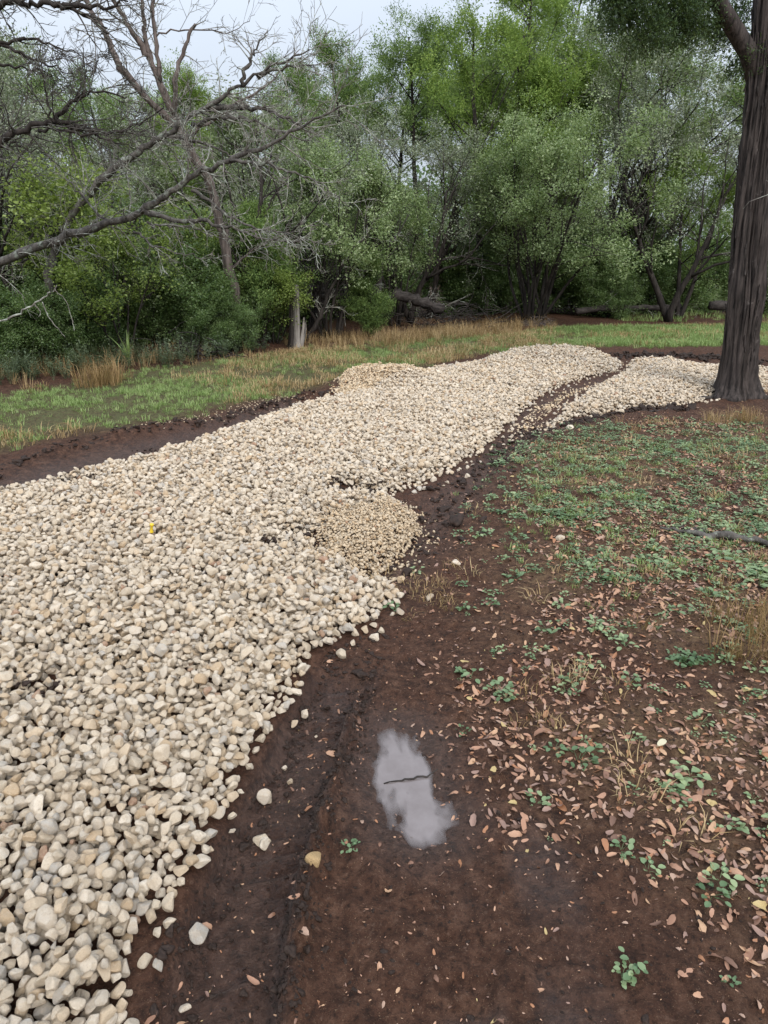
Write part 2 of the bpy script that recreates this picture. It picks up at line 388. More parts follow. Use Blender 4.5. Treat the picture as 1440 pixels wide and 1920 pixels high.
M['cover'] = mat_leaf('ground_cover_leaf', (0.06, 0.115, 0.045), (0.16, 0.245, 0.12), (0.33, 0.41, 0.21), 0.25, 0.4)
M['weed'] = mat_leaf('roadside_weed_leaf', (0.06, 0.085, 0.045), (0.12, 0.16, 0.085), (0.20, 0.24, 0.14), 0.25, 0.5)
M['bark'] = mat_bark('dark_bark', (0.012, 0.010, 0.009), (0.060, 0.050, 0.044))
M['greybark'] = mat_bark('grey_bark', (0.045, 0.040, 0.036), (0.15, 0.135, 0.12), (18, 18, 5), (0.27, 0.30, 0.25), 0.60)
M['lichen'] = mat_bark('lichened_dead_bark', (0.030, 0.027, 0.025), (0.15, 0.135, 0.12), (16, 16, 6), (0.24, 0.26, 0.22), 0.60)
M['twig'] = mat_bark('lichened_twig', (0.09, 0.08, 0.07), (0.30, 0.275, 0.245), (10, 10, 10), (0.42, 0.44, 0.38), 0.54, 0.004)
M['shag'] = mat_bark('shredded_juniper_bark', (0.05, 0.040, 0.036), (0.23, 0.185, 0.165), (26, 26, 1.6), None, 0, 0.02)
M['nearbark'] = mat_bark('wet_juniper_bark', (0.006, 0.005, 0.0045), (0.090, 0.072, 0.065), (26, 26, 3.2), (0.15, 0.13, 0.12), 0.69, 0.02, 0.75)
M['dead'] = mat_bark('weathered_dead_wood', (0.10, 0.085, 0.075), (0.42, 0.38, 0.34), (30, 30, 2.0), None, 0, 0.012)
M['log'] = mat_bark('fallen_log_bark', (0.012, 0.010, 0.009), (0.085, 0.072, 0.066), (6, 20, 20), None, 0, 0.012)
def mat_fallen():
    m, n, p, out = newmat('fallen_oak_leaf')
    r = objrand(n)
    c = ramp(n, r, [(0.0, (0.26, 0.145, 0.09)), (0.14, (0.36, 0.21, 0.135)), (0.26, (0.18, 0.10, 0.065)), (0.38, (0.42, 0.26, 0.165)), (0.5, (0.26, 0.175, 0.14)),
        (0.6, (0.32, 0.155, 0.075)), (0.7, (0.36, 0.255, 0.19)), (0.8, (0.13, 0.075, 0.05)), (0.9, (0.46, 0.30, 0.18)), (0.975, (0.42, 0.34, 0.15))], 'CONSTANT')
    f = noise(n, 30, 4, 0.6, objco(n))
    c = mixc(n, ramp(n, f, [(0.45, (0, 0, 0)), (0.7, (0.6, 0.6, 0.6))]), c, (0.17, 0.09, 0.06))
    c = mixc(n, 1.0, c, (1.08, 1.02, 1.00), 'MULTIPLY')
    n.links.new(c, p.inputs['Base Color']); p.inputs['Roughness'].default_value = 0.5; p.inputs['Specular IOR Level'].default_value = 0.4
    return m
M['fallen'] = mat_fallen()
def mat_ground():
    m, n, p, out = newmat('wet_earth')
    pos = geopos(n)
    a = n.nodes.new('ShaderNodeVertexColor'); a.layer_name = 'zone'
    sep = n.nodes.new('ShaderNodeSeparateColor'); n.links.new(a.outputs[0], sep.inputs[0])
    grass, thatch, wet = sep.outputs[0], sep.outputs[1], sep.outputs[2]
    n1 = noise(n, 1.7, 6, 0.6, pos); n2 = noise(n, 18, 6, 0.65, pos); n3 = noise(n, 95, 5, 0.7, pos); n4 = noise(n, 300, 2, 0.5, pos)
    soil = ramp(n, n2, [(0.30, (0.028, 0.0118, 0.0068)), (0.50, (0.076, 0.0345, 0.0200)), (0.70, (0.155, 0.080, 0.050))])
    soil = mixc(n, ramp(n, n1, [(0.4, (0, 0, 0)), (0.65, (0.55, 0.55, 0.55))]), soil, (0.092, 0.040, 0.023))
    soil = mixc(n, ramp(n, n4, [(0.66, (0, 0, 0)), (0.72, (0.9, 0.9, 0.9))]), soil, (0.30, 0.20, 0.12))         # grit and seed husks
    mud = ramp(n, n2, [(0.3, (0.034, 0.0155, 0.0096)), (0.7, (0.080, 0.040, 0.027))])
    c = mixc(n, math_(n, 'MULTIPLY', wet, 0.75), soil, mud)
    gcol = ramp(n, n3, [(0.3, (0.05, 0.055, 0.022)), (0.5, (0.11, 0.125, 0.045)), (0.7, (0.22, 0.19, 0.09))])
    gm = math_(n, 'MULTIPLY', grass, ramp(n, n2, [(0.35, (0.25,) * 3), (0.6, (1, 1, 1))]))
    c = mixc(n, gm, c, gcol)
    tcol = ramp(n, n3, [(0.3, (0.085, 0.050, 0.027)), (0.7, (0.26, 0.17, 0.09))])
    c = mixc(n, math_(n, 'MULTIPLY', thatch, ramp(n, n2, [(0.35, (0.1,) * 3), (0.62, (1, 1, 1))])), c, tcol)
    sp_ = noise(n, 48, 6, 0.75, pos)
    c = mixc(n, ramp(n, sp_, [(0.36, (0.75, 0.75, 0.75)), (0.50, (0, 0, 0))]), c, (0.014, 0.0068, 0.0044))
    c = mixc(n, ramp(n, sp_, [(0.56, (0, 0, 0)), (0.72, (0.65, 0.65, 0.65))]), c, (0.20, 0.122, 0.085))
    n.links.new(c, p.inputs['Base Color'])
    ro = math_(n, 'SUBTRACT', math_(n, 'ADD', 0.58, math_(n, 'MULTIPLY', n2, 0.35)), math_(n, 'MULTIPLY', wet, 0.40))
    n.links.new(ro, p.inputs['Roughness']); n.links.new(math_(n, 'ADD', 0.24, math_(n, 'MULTIPLY', wet, 0.45)), p.inputs['Specular IOR Level'])
    h = math_(n, 'ADD', math_(n, 'MULTIPLY', n2, 0.7), math_(n, 'MULTIPLY', n3, 0.35))
    h = math_(n, 'ADD', h, math_(n, 'ADD', math_(n, 'MULTIPLY', n4, 0.08), math_(n, 'MULTIPLY', sp_, 0.6)))
    bump(n, p, h, 1.0, 0.030)
    return m
M['ground'] = mat_ground()
m, n, p, out = newmat('muddy_water')
n.links.new(ramp(n, noise(n, 14, 4, 0.6, geopos(n)), [(0.35, (0.18, 0.152, 0.146)), (0.65, (0.22, 0.19, 0.185))]), p.inputs['Base Color'])
p.inputs['Roughness'].default_value = 0.03; p.inputs['IOR'].default_value = 1.33; p.inputs['Specular IOR Level'].default_value = 1.0
bump(n, p, noise(n, 20, 2, 0.5, geopos(n)), 0.05, 0.01)
a_ = n.nodes.new('ShaderNodeAttribute'); a_.attribute_name = 'depth'
mr = n.nodes.new('ShaderNodeMapRange'); mr.inputs[1].default_value = -0.001; mr.inputs[2].default_value = 0.008; n.links.new(a_.outputs['Fac'], mr.inputs[0])
tr_ = n.nodes.new('ShaderNodeBsdfTransparent'); mx_ = n.nodes.new('ShaderNodeMixShader'); n.links.new(math_(n, 'ADD', math_(n, 'MULTIPLY', mr.outputs[0], .9), .06), mx_.inputs[0]); n.links.new(tr_.outputs[0], mx_.inputs[1]); n.links.new(p.outputs[0], mx_.inputs[2]); n.links.new(mx_.outputs[0], out.inputs[0])
M['water'] = m
m, n, p, out = newmat('yellow_plastic')
p.inputs['Base Color'].default_value = (0.72, 0.50, 0.03, 1); p.inputs['Roughness'].default_value = 0.4
M['yellow'] = m
M['tanrock'] = mat_simple('tan_crumbling_rock', [(0.35, (0.09, 0.055, 0.03)), (0.48, (0.40, 0.27, 0.13)), (0.7, (0.58, 0.43, 0.25))], 25, 0.8, 0.003)

# ------------------------------------------------------------------ ground sheet
def axis(parts):
    out = []
    for a, b, s in parts: out += list(np.arange(a, b - 1e-6, s))
    out.append(parts[-1][1]); return np.array(out)
xs = axis([(-900, -200, 100), (-200, -40, 16), (-40, -14, 2), (-14, -6, 0.25), (-6, -2.4, 0.06), (-2.4, -0.2, 0.02), (-0.2, 0.34, 0.009), (0.34, 2.4, 0.02), (2.4, 6, 0.05), (6, 10, 0.12), (10, 16, 0.5), (16, 40, 2), (40, 200, 16), (200, 900, 100)])
ys = axis([(-300, -40, 40), (-40, -4, 4), (-4, 0.4, 0.2), (0.4, 1.5, 0.016), (1.5, 2.25, 0.009), (2.25, 3.4, 0.02), (3.4, 6, 0.034), (6, 13, 0.065), (13, 20, 0.15), (20, 50, 1), (50, 200, 10), (200, 1400, 100)])
XX, YY = np.meshgrid(xs, ys); gx, gy = XX.ravel(), YY.ravel()
gz, gwet = terrain(gx, gy, True)
nx, ny = len(xs), len(ys)
me = bpy.data.meshes.new('ground')
me.vertices.add(nx * ny); me.vertices.foreach_set('co', np.stack([gx, gy, gz], 1).ravel())
ii = (np.arange(ny - 1)[:, None] * nx + np.arange(nx - 1)[None, :]).ravel()
fq = np.stack([ii, ii + 1, ii + nx + 1, ii + nx], 1)
me.loops.add(len(fq) * 4); me.loops.foreach_set('vertex_index', fq.ravel().astype(np.int32))
me.polygons.add(len(fq)); me.polygons.foreach_set('loop_start', np.arange(0, len(fq) * 4, 4, dtype=np.int32))
me.update(calc_edges=True); me.shade_smooth()
def grass_amt(x, y):
    return sstep(-0.15, 0.5, polysd(VERGE, x, y) + 0.35 * fbm(x * 1.6, y * 1.6, 3, 101))
def thatch_amt(x, y):
    t = sstep(12.2, 14.5, y) * (0.3 + fbm(x * 0.9, y * 0.9, 3, 111)) * sstep(5.5, 3.0, x)
    t2 = sstep(-0.2, 0.6, polysd(LITTER, x, y)) * np.clip(0.45 + 1.1 * fbm(x * 2.4, y * 2.4, 3, 113), 0, 1)
    return np.clip(np.maximum(t, t2), 0, 1)
zone = np.zeros((nx * ny, 4), np.float32); zone[:, 3] = 1
inn = (gx > -30) & (gx < 40) & (gy > 0) & (gy < 30)
zone[inn, 0] = grass_amt(gx[inn], gy[inn]); zone[inn, 1] = thatch_amt(gx[inn], gy[inn])
zone[:, 0] = np.maximum(zone[:, 0], sstep(22, 26, gy) * sstep(6, 9, gx - (gy - 20) * 0.35))
zone[:, 0] = np.maximum(zone[:, 0], (np.abs(gx) > 35) | (gy > 60))
zone[:, 2] = gwet
ca = me.color_attributes.new('zone', 'FLOAT_COLOR', 'POINT'); ca.data.foreach_set('color', zone.ravel())
me.materials.append(M['ground'])
ground = tag(link('ground', me), kind='structure')

# puddle: a water sheet lying in the hollow
pc = GP([(762,1462)])[0]; WL = -0.0125
dv = PUD_LINE[-1] - PUD_LINE[0]; dl = np.linalg.norm(dv); dv /= dl; pv = np.array([-dv[1], dv[0]])
nr, nseg = 14, 56; V = [[*pc, WL]]
for i in range(1, nr + 1):
    for t in np.arange(nseg) * 2 * math.pi / nseg: V.append([*(pc + (dv * math.cos(t) * (dl * 0.5 + 0.16) + pv * math.sin(t) * 0.165) * i / nr), WL])
V = np.array(V); b = Buf(); b.v.append(V); b.n = len(V)
b.f = [[0, 1 + j, 1 + (j + 1) % nseg] for j in range(nseg)] + [[1 + (i - 1) * nseg + j, 1 + i * nseg + j, 1 + i * nseg + (j + 1) % nseg, 1 + (i - 1) * nseg + (j + 1) % nseg] for i in range(1, nr) for j in range(nseg)]
me = b.mesh('puddle', M['water']); at_ = me.attributes.new('depth', 'FLOAT', 'POINT'); at_.data.foreach_set('value', (WL - terrain(V[:, 0], V[:, 1])).astype(np.float32))
tag(link('puddle', me), kind='structure')

# ------------------------------------------------------------------ stone shapes
import bmesh
def stone_mesh(name, mat, seed, sub=3, chops=9, asp=(1, 0.82, 0.66), rough=1.0):
    r = np.random.default_rng(seed)
    bm = bmesh.new(); bmesh.ops.create_icosphere(bm, subdivisions=sub, radius=1.0)
    v = np.array([q.co[:] for q in bm.verts])
    v *= 1.18
    for k in range(chops):
        nrm = r.normal(size=3); nrm /= np.linalg.norm(nrm); d = r.uniform(0.56, 0.90)
        s = v @ nrm - d
        v -= np.where(s > 0, s * 0.985, 0)[:, None] * nrm
    k = np.ones(len(v))
    for q in range(9):
        fr = 1.6 * 1.35 ** q; dq = r.normal(size=3); dq /= np.linalg.norm(dq); k += rough * (0.075 / fr ** 0.75) * np.sin(v @ (dq * fr * 1.6) + r.uniform(0, 6))
    v = v * k[:, None] * np.array(asp) * r.uniform(0.88, 1.12, 3)
    for q, c in zip(bm.verts, v): q.co = c
    for _ in range(5 if sub > 3 else 1): bmesh.ops.smooth_vert(bm, verts=bm.verts, factor=0.35, use_axis_x=True, use_axis_y=True, use_axis_z=True)
    m = bpy.data.meshes.new(name); bm.to_mesh(m); bm.free(); m.shade_smooth(); m.materials.append(mat)
    return m
STONES = [stone_mesh('limestone_stone', M['stone'], 100 + i, 4, int(12 + i % 8), (1, 0.84, 0.74), .8) for i in range(22)]
PEBS = [stone_mesh('pebble', M['pebble'], 200 + i, 2, 6, (1, 0.8, 0.6)) for i in range(8)]
CLODS = [stone_mesh('mud_clod', M['clod'], 300 + i, 3, 5, (1, 0.8, 0.55), 3.6) for i in range(8)]
P_STONE = [proto('stone_shape', m) for m in STONES]; P_PEB = [proto('pebble_shape', m) for m in PEBS]; P_CLOD = [proto('clod_shape', m) for m in CLODS]

# ------------------------------------------------------------------ gravel: stones dropped one by one on a height grid
cell = 0.008; GX0, GY0 = -3.7, 0.35; GNX, GNY = int(12.6 / cell), int(12.6 / cell)
cx_ = GX0 + np.arange(GNX) * cell; cy_ = GY0 + np.arange(GNY) * cell
def coarse(fn):
    st = 5
    a = fn(*[q.ravel() for q in np.meshgrid(cx_[::st], cy_[::st])]).reshape(len(cy_[::st]), len(cx_[::st]))
    return np.repeat(np.repeat(a, st, 0), st, 1)[:GNY, :GNX].copy()
HG = coarse(terrain)
def jitter_grid(x0, x1, y0, y1, s):
    X, Y = np.meshgrid(np.arange(x0, x1, s), np.arange(y0, y1, s * 0.87))
    X = X + (np.arange(X.shape[0]) % 2)[:, None] * s * 0.5
    return X.ravel() + rng.uniform(-.38, .38, X.size) * s, Y.ravel() + rng.uniform(-.38, .38, X.size) * s
sx, sy, sr = [], [], []
for lay, (sp, marg) in enumerate(((0.0305, 0.0), (0.034, 0.04), (0.06, 0.10))):
    X, Y = jitter_grid(GX0 + .1, GX0 + 12.4, GY0 + .1, GY0 + 12.4, sp)
    g = gravel_in(X, Y) + 0.045 * fbm(X * 7, Y * 7, 2, 201)
    keep = g > marg
    if lay == 0: keep |= (g > -0.16) & (rng.random(len(X)) < 0.24 * np.exp(g / 0.055))
    for (hx, hy), ra, rb in HOLES:
        q = ((X - hx) / ra) ** 2 + ((Y - hy) / rb) ** 2 + 0.9 * fbm(X * 8, Y * 8, 2, 205)
        keep &= ~((q < 1) & (rng.random(len(X)) < 0.86))
    keep &= (polysd(GS, X, Y) + .06 * fbm(X * 9, Y * 9, 2, 207) < 0.03) | (rng.random(len(X)) < .10)
    keep &= (polysd(GQ, X, Y) < 0.0) | (rng.random(len(X)) < 0.16)
    X, Y = X[keep], Y[keep]; o = rng.permutation(len(X)); X, Y = X[o], Y[o]
    sx.append(X); sy.append(Y); sr.append(np.clip(rng.lognormal(math.log(0.0170), 0.23, len(X)), 0.009, 0.029))
sx, sy, sr = map(np.concatenate, (sx, sy, sr))
def deposit(X, Y, Rr, flat=0.74, sink=0.62, tries=4):
    n = len(X); Z = np.zeros(n); off = rng.uniform(-0.55, 0.55, (n, tries, 2))
    ks = {}
    for i in range(n):
        r = Rr[i]; k = max(1, int(round(r / cell)))
        if k not in ks:
            a = np.arange(-k, k + 1); q = (a[:, None] ** 2 + a[None, :] ** 2) / (k + 0.35) ** 2
            ks[k] = np.sqrt(np.clip(1 - q, 0, 1)), q <= 1
        prof, msk = ks[k]
        best = None
        for t in range(tries):
            x = X[i] + (off[i, t, 0] * r if t else 0); y = Y[i] + (off[i, t, 1] * r if t else 0)
            c = int((x - GX0) / cell); ro = int((y - GY0) / cell)
            if c < k or ro < k or c >= GNX - k or ro >= GNY - k: continue
            wdw = HG[ro - k:ro + k + 1, c - k:c + k + 1]
            hm = wdw[msk]; b_ = 0.72 * hm.mean() + 0.28 * hm.max()
            if best is None or b_ < best[0]: best = (b_, x, y, wdw)
        if best is None: Z[i] = tz(X[i], Y[i]); continue
        b_, X[i], Y[i], wdw = best
        z = b_ + r * flat * sink; Z[i] = z
        np.maximum(wdw, (z + prof * r * flat - (1 - msk) * 9), out=wdw)
    return Z
sz = deposit(sx, sy, sr)
nS = len(sx)
srot = np.stack([rng.normal(0, 0.5, nS), rng.normal(0, 0.5, nS), rng.uniform(0, 6.28, nS)], 1)
sidx = rng.integers(0, len(STONES), nS)
ssc = sr[:, None] * rng.uniform(0.9, 1.15, (nS, 3)) * np.array([1.08, 1.0, 1.0])
px, py, dep = proj(np.stack([sx, sy, sz], 1))
scr = sr / dep * ((px > 8) & (px < 1432) & (py > 0) & (py < 1912)) * rng.uniform(0.9, 1.1, nS)
top = np.argsort(-scr)[:300]
rest = np.ones(nS, bool); rest[top] = False
print('stones', nS)
for i in top:
    o = link('limestone_stone', STONES[sidx[i]], None, (sx[i], sy[i], sz[i]), srot[i], ssc[i])
    ge = float(gravel_in(sx[i:i+1], sy[i:i+1])[0])
    if ge < .10: tag(o, 'limestone stone on the outer edge of the gravel beside the muddy rut', 'stone', 'limestone stones along the near gravel edge')
    elif ssc[i].mean() > .021: tag(o, 'large pale limestone stone inside the near end of the gravel', 'stone', 'larger limestone stones of the near gravel')
    else: tag(o, 'pale limestone stone packed inside the near end of the gravel', 'stone', 'limestone stones inside the near gravel')
pts = np.stack([sx, sy, sz], 1)[rest]
gr = scatter('limestone_gravel', 'stone', P_STONE, pts, srot[rest], ssc[rest], sidx[rest])
tag(gr, 'cream limestone gravel spread over the muddy driveway', 'gravel', kind='stuff')
# pea gravel patch beside the rut and pile at the far left of the spread
def peas(poly, sp, r0, label, marg=0.0):
    x0, y0 = poly.min(0) - 0.1; x1, y1 = poly.max(0) + 0.1
    A = []
    for lay in range(2):
        X, Y = jitter_grid(x0, x1, y0, y1, sp)
        g = polysd(poly, X, Y) + 0.05 * fbm(X * 8, Y * 8, 2, 211)
        k = (g > 0.03 * lay) | ((g > -0.16) & (rng.random(len(X)) < 0.22 * np.exp(g / 0.07)))
        A.append((X[k], Y[k]))
    X = np.concatenate([a[0] for a in A]); Y = np.concatenate([a[1] for a in A]); n_ = len(X)
    Rr = np.clip(rng.lognormal(math.log(r0), 0.3, n_), r0 * .5, r0 * 2)
    Z = deposit(X, Y, Rr, 0.7, 0.7, 2)
    o = scatter('pea_gravel', 'pebble', P_PEB, np.stack([X, Y, Z], 1), np.stack([rng.normal(0, .6, n_), rng.normal(0, .6, n_), rng.uniform(0, 6.28, n_)], 1), Rr, rng.integers(0, len(PEBS), n_))
    tag(o, label, 'gravel', kind='stuff')
peas(GS, 0.0155, 0.0082, 'patch of fine tan pea gravel beside the dark rut')
peas(GQ, 0.024, 0.0125, 'small heap of fine tan pea gravel at the far grass edge')
# grit strewn over the groove between the two gravel spreads and over the left shoulder
gr1 = GP([(955,815),(985,772),(1050,735),(1120,712),(1128,716),(1060,752),(1010,800)])
peas(gr1, 0.075, 0.012, 'muddy grit in the wheel groove across the far gravel')
gr2 = GP([(240,812),(330,795),(430,772),(540,744),(600,735),(560,752),(480,771),(400,789),(300,806)])
X, Y = jitter_grid(gr2[:, 0].min(), gr2[:, 0].max(), gr2[:, 1].min(), gr2[:, 1].max(), 0.06)
k = polysd(gr2, X, Y) > -0.1; X, Y = X[k], Y[k]
o = scatter('roadside_grit', 'pebble', P_PEB, np.stack([X, Y, terrain(X, Y) + 0.004], 1), np.stack([X * 0, X * 0, rng.uniform(0, 6.28, len(X))], 1), rng.uniform(0.004, 0.010, len(X)), rng.integers(0, 8, len(X)))
tag(o, 'brown grit strewn along the shoulder above the left rut', 'grit', kind='stuff')

# loose stones lying off the gravel
LOOSE = [(640,1231,.03,'pale stone lying alone on mud just below the gravel corner'), (684,1189,.022,'small stone in a row of three by the gravel corner, rear one'),
    (664,1196,.022,'small stone in a row of three by the gravel corner, nearest the gravel'), (703,1199,.024,'small stone in a row of three by the gravel corner, outer one'),
    (489,1545,.026,'cream stone lying alone in the floor of the muddy rut'), (752,1088,.027,'cream stone lying on dark mud beside the pea gravel'),
    (812,906,.03,'stone fallen off the gravel edge onto the dark far rut'), (797,922,.026,'small stone at the foot of the gravel beside the far rut'),
    (877,895,.03,'tan stone lying on the ground cover side of the far rut'), (1050,1012,.028,'rounded tan stone lying among the green ground cover'),
    (854,1058,.026,'smooth grey stone sitting on bare soil past the mud clod'), (1165,775,.04,'white stone lying in front of the far gravel patch'), (1068,805,.045,'flat pale stone on the soil below the far gravel edge')]
for i, (a, b_, r_, lab) in enumerate(LOOSE):
    g = G(a, b_); z = tz(g[0], g[1])
    tag(link('loose_stone', STONES[(i * 3) % 22], None, (g[0], g[1], z + r_ * 0.45), (0.2, 0.1, i * 1.3), r_), lab, 'stone')
g = G(590,1642)
tag(link('tan_rock', stone_mesh('tan_rock', M['tanrock'], 411, 3, 12, (1, .6, .55)), None, (g[0], g[1], tz(*g[:2]) + 0.012), (0.2, .3, 1.1), 0.035), 'crumbling yellow tan rock stuck in the muddy ridge of the rut', 'rock')
# mud clods
for a, b_, r_, lab in ((853,987,.06,'big black mud clod standing beside the far rut'), (866,1013,.025,'small black mud clod just below the big one'), (905,1005,.02,'tiny mud lump on the soil right of the big clod')):
    g = G(a, b_)
    tag(link('mud_clod', CLODS[int(r_ * 100) % 6], None, (g[0], g[1], tz(*g[:2]) + r_ * .4), (0.3, .2, a), (r_, r_ * .8, r_ * .9)), lab, 'mud clod')
cl = []
def along(line, n_, spread, r0):
    seg = np.linalg.norm(np.diff(line, axis=0), axis=1); cs = np.concatenate([[0], np.cumsum(seg)])
    t = rng.uniform(0, cs[-1], n_); x = np.interp(t, cs, line[:, 0]) + rng.normal(0, spread, n_); y = np.interp(t, cs, line[:, 1]) + rng.normal(0, spread, n_)
    for a, b_ in zip(x, y): cl.append((a, b_, np.clip(rng.lognormal(math.log(r0), 0.5), .003, .05)))
along(RIDGE_L, 420, 0.05, 0.012); along(RIDGE_R, 900, 0.03, 0.0045); along(RUT_F, 600, 0.12, 0.011)
along(GP([(300,1900),(345,1690),(400,1590),(455,1500),(530,1380),(610,1230),(700,1175)]), 700, 0.05, 0.005)
along(GP([(1160,668),(1260,668),(1345,672),(1440,678)]), 260, 0.14, 0.03); along(GP([(1010,806),(1100,785),(1180,772),(1290,765)]), 260, 0.06, 0.018)
for (hx, hy), ra, rb in HOLES:
    for k in range(int(500 * ra)):
        cl.append((hx + rng.normal(0, ra * .5), hy + rng.normal(0, rb * .6), rng.uniform(.005, .015)))
cl = np.array(cl)
gk = gravel_in(cl[:, 0], cl[:, 1]); hk = np.zeros(len(cl), bool)
for (hx, hy), ra, rb in HOLES: hk |= ((cl[:, 0] - hx) / ra) ** 2 + ((cl[:, 1] - hy) / rb) ** 2 < 1.6
cl = cl[(gk < -0.035) | hk]
ci = ((cl[:, 0] - GX0) / cell).astype(int).clip(0, GNX - 1); cj = ((cl[:, 1] - GY0) / cell).astype(int).clip(0, GNY - 1)
zz = np.maximum(terrain(cl[:, 0], cl[:, 1]), np.where(gravel_in(cl[:, 0], cl[:, 1]) > 0, HG[cj, ci] - 0.012, -9))
o = scatter('mud_crumbs', 'clod', P_CLOD, np.stack([cl[:, 0], cl[:, 1], zz + cl[:, 2] * .3], 1), rng.uniform(0, 6.28, (len(cl), 3)) * np.array([.1, .1, 1]), cl[:, 2], rng.integers(0, 6, len(cl)))
tag(o, 'crumbled wet mud thrown up along the ruts', 'mud', kind='stuff')

# yellow plastic peg on the gravel
b = Buf()
zs = np.array([0, .006, .012, .03, .044, .05, .058, .060]); rs = np.array([.012, .013, .009, .0075, .008, .012, .012, .008])
b.tube(np.stack([zs * 0, zs * 0, zs], 1), rs, 12)
g = G(285,1008, 0.1); gi_, gj_ = int((g[0] - GX0) / cell), int((g[1] - GY0) / cell)
tag(link('plastic_peg', b.mesh('plastic_peg', M['yellow']), None, (g[0], g[1], HG[gj_, gi_] - 0.004), (0.15, 0.2, 0), 0.95), 'small bright yellow plastic peg sticking up from the gravel', 'peg')

# ------------------------------------------------------------------ small plants, grass and fallen leaves: shapes
def leaf_quad(b, base, d, up, ln, wd, fold=0.15):
    side = np.cross(d, up); side /= np.linalg.norm(side) + 1e-9; up2 = np.cross(side, d)
    mid = base + d * ln * 0.5
    b.add([base, mid + side * wd * .5 + up2 * fold * wd, base + d * ln, mid - side * wd * .5 + up2 * fold * wd], [[0, 1, 2, 3]])
def rosette(seed, mat, n_=14, rad=0.05, ln=0.026, wd=0.019):
    r = np.random.default_rng(seed); b = Buf()
    for k in range(n_):
        a = r.uniform(0, 6.28); q = rad * math.sqrt(r.uniform(0.02, 1)); h = 0.006 + r.uniform(0, .03) * (1 - q / rad * .6)
        c = np.array([math.cos(a) * q, math.sin(a) * q, h]); s = r.uniform(.6, 1.25)
        d = np.array([math.cos(a + r.normal(0, .7)), math.sin(a + r.normal(0, .7)), r.uniform(-.25, .45)]); d /= np.linalg.norm(d)
        side = np.cross(d, [0, 0, 1]); side /= np.linalg.norm(side); u = np.cross(side, d)
        L_, W_ = ln * s, wd * s
        ring = [(0, 0), (.25, .42), (.6, .5), (.88, .28), (1, 0), (.88, -.28), (.6, -.5), (.25, -.42)]
        vv = [c + d * L_ * (x_ - .2) + side * W_ * y_ + u * (abs(y_) * .25 * W_ - 0.12 * L_ * x_ * x_) for x_, y_ in ring]
        b.add(vv, [[0, 1, 2, 3, 4], [0, 4, 5, 6, 7]])
        if k < 7: b.tube([[0, 0, -.004], c * .6 + [0, 0, .002], c], [.0011, .0009, .0007], 3, False)
    return b.mesh('ground_plant', mat)
P_COVER = [proto('cover_shape', rosette(500 + i, M['cover'], 12 + i % 5)) for i in range(8)]
def tuft(seed, mat, n_, h0, h1, spread, wd, bend=.6):
    r = np.random.default_rng(seed); b = Buf()
    for k in range(n_):
        a = r.uniform(0, 6.28); q = spread * math.sqrt(r.uniform(0, 1)); p0 = np.array([math.cos(a) * q, math.sin(a) * q, -.01])
        h = r.uniform(h0, h1); lean = r.uniform(.1, bend); az = a + r.normal(0, .8); o_ = np.array([math.cos(az), math.sin(az), 0]); sd = np.array([-o_[1], o_[0], 0])
        p1 = p0 + o_ * lean * h * .35 + np.array([0, 0, h * .6]); p2 = p0 + o_ * lean * h * 1.1 + np.array([0, 0, h * (1 - .35 * lean)])
        b.add([p0 - sd * wd * .5, p0 + sd * wd * .5, p1 + sd * wd * .42, p1 - sd * wd * .42, p2], [[0, 1, 2, 3], [3, 2, 4, 4][:3]] if False else [[0, 1, 2, 3]])
        b.f.append([b.n - 2, b.n - 3, b.n - 1])
    return b.mesh('grass_tuft', mat)
P_GRASS = [proto('grass_shape', tuft(520 + i, M['grass'], 22, .03, .085, .06, .005, .9)) for i in range(5)]
P_TALL = [proto('tall_grass_shape', tuft(530 + i, M['dry'], 26, .12, .34, .07, .004, 1.0)) for i in range(5)]
P_DRY = [proto('dry_grass_shape', tuft(540 + i, M['dry'], 20, .03, .10, .07, .0035, 1.3)) for i in range(5)]
def weed(seed, mat):
    r = np.random.default_rng(seed); b = Buf()
    for k in range(6):
        a = r.uniform(0, 6.28); h = r.uniform(.18, .42); t = np.array([math.cos(a) * .12, math.sin(a) * .12, h]) * r.uniform(.7, 1.2)
        b.tube([[0, 0, -.02], t * .5 + [0, 0, .02], t], [.003, .0025, .0015], 3, False)
        for q in range(13):
            f = r.uniform(.25, 1); az = r.uniform(0, 6.28); d = np.array([math.cos(az), math.sin(az), r.uniform(-.1, .6)]); d /= np.linalg.norm(d)
            leaf_quad(b, t * f, d, np.array([0, 0, 1.]), r.uniform(.03, .065), r.uniform(.012, .024))
    return b.mesh('weed', mat)
P_WEED = [proto('weed_shape', weed(550 + i, M['weed'])) for i in range(5)]
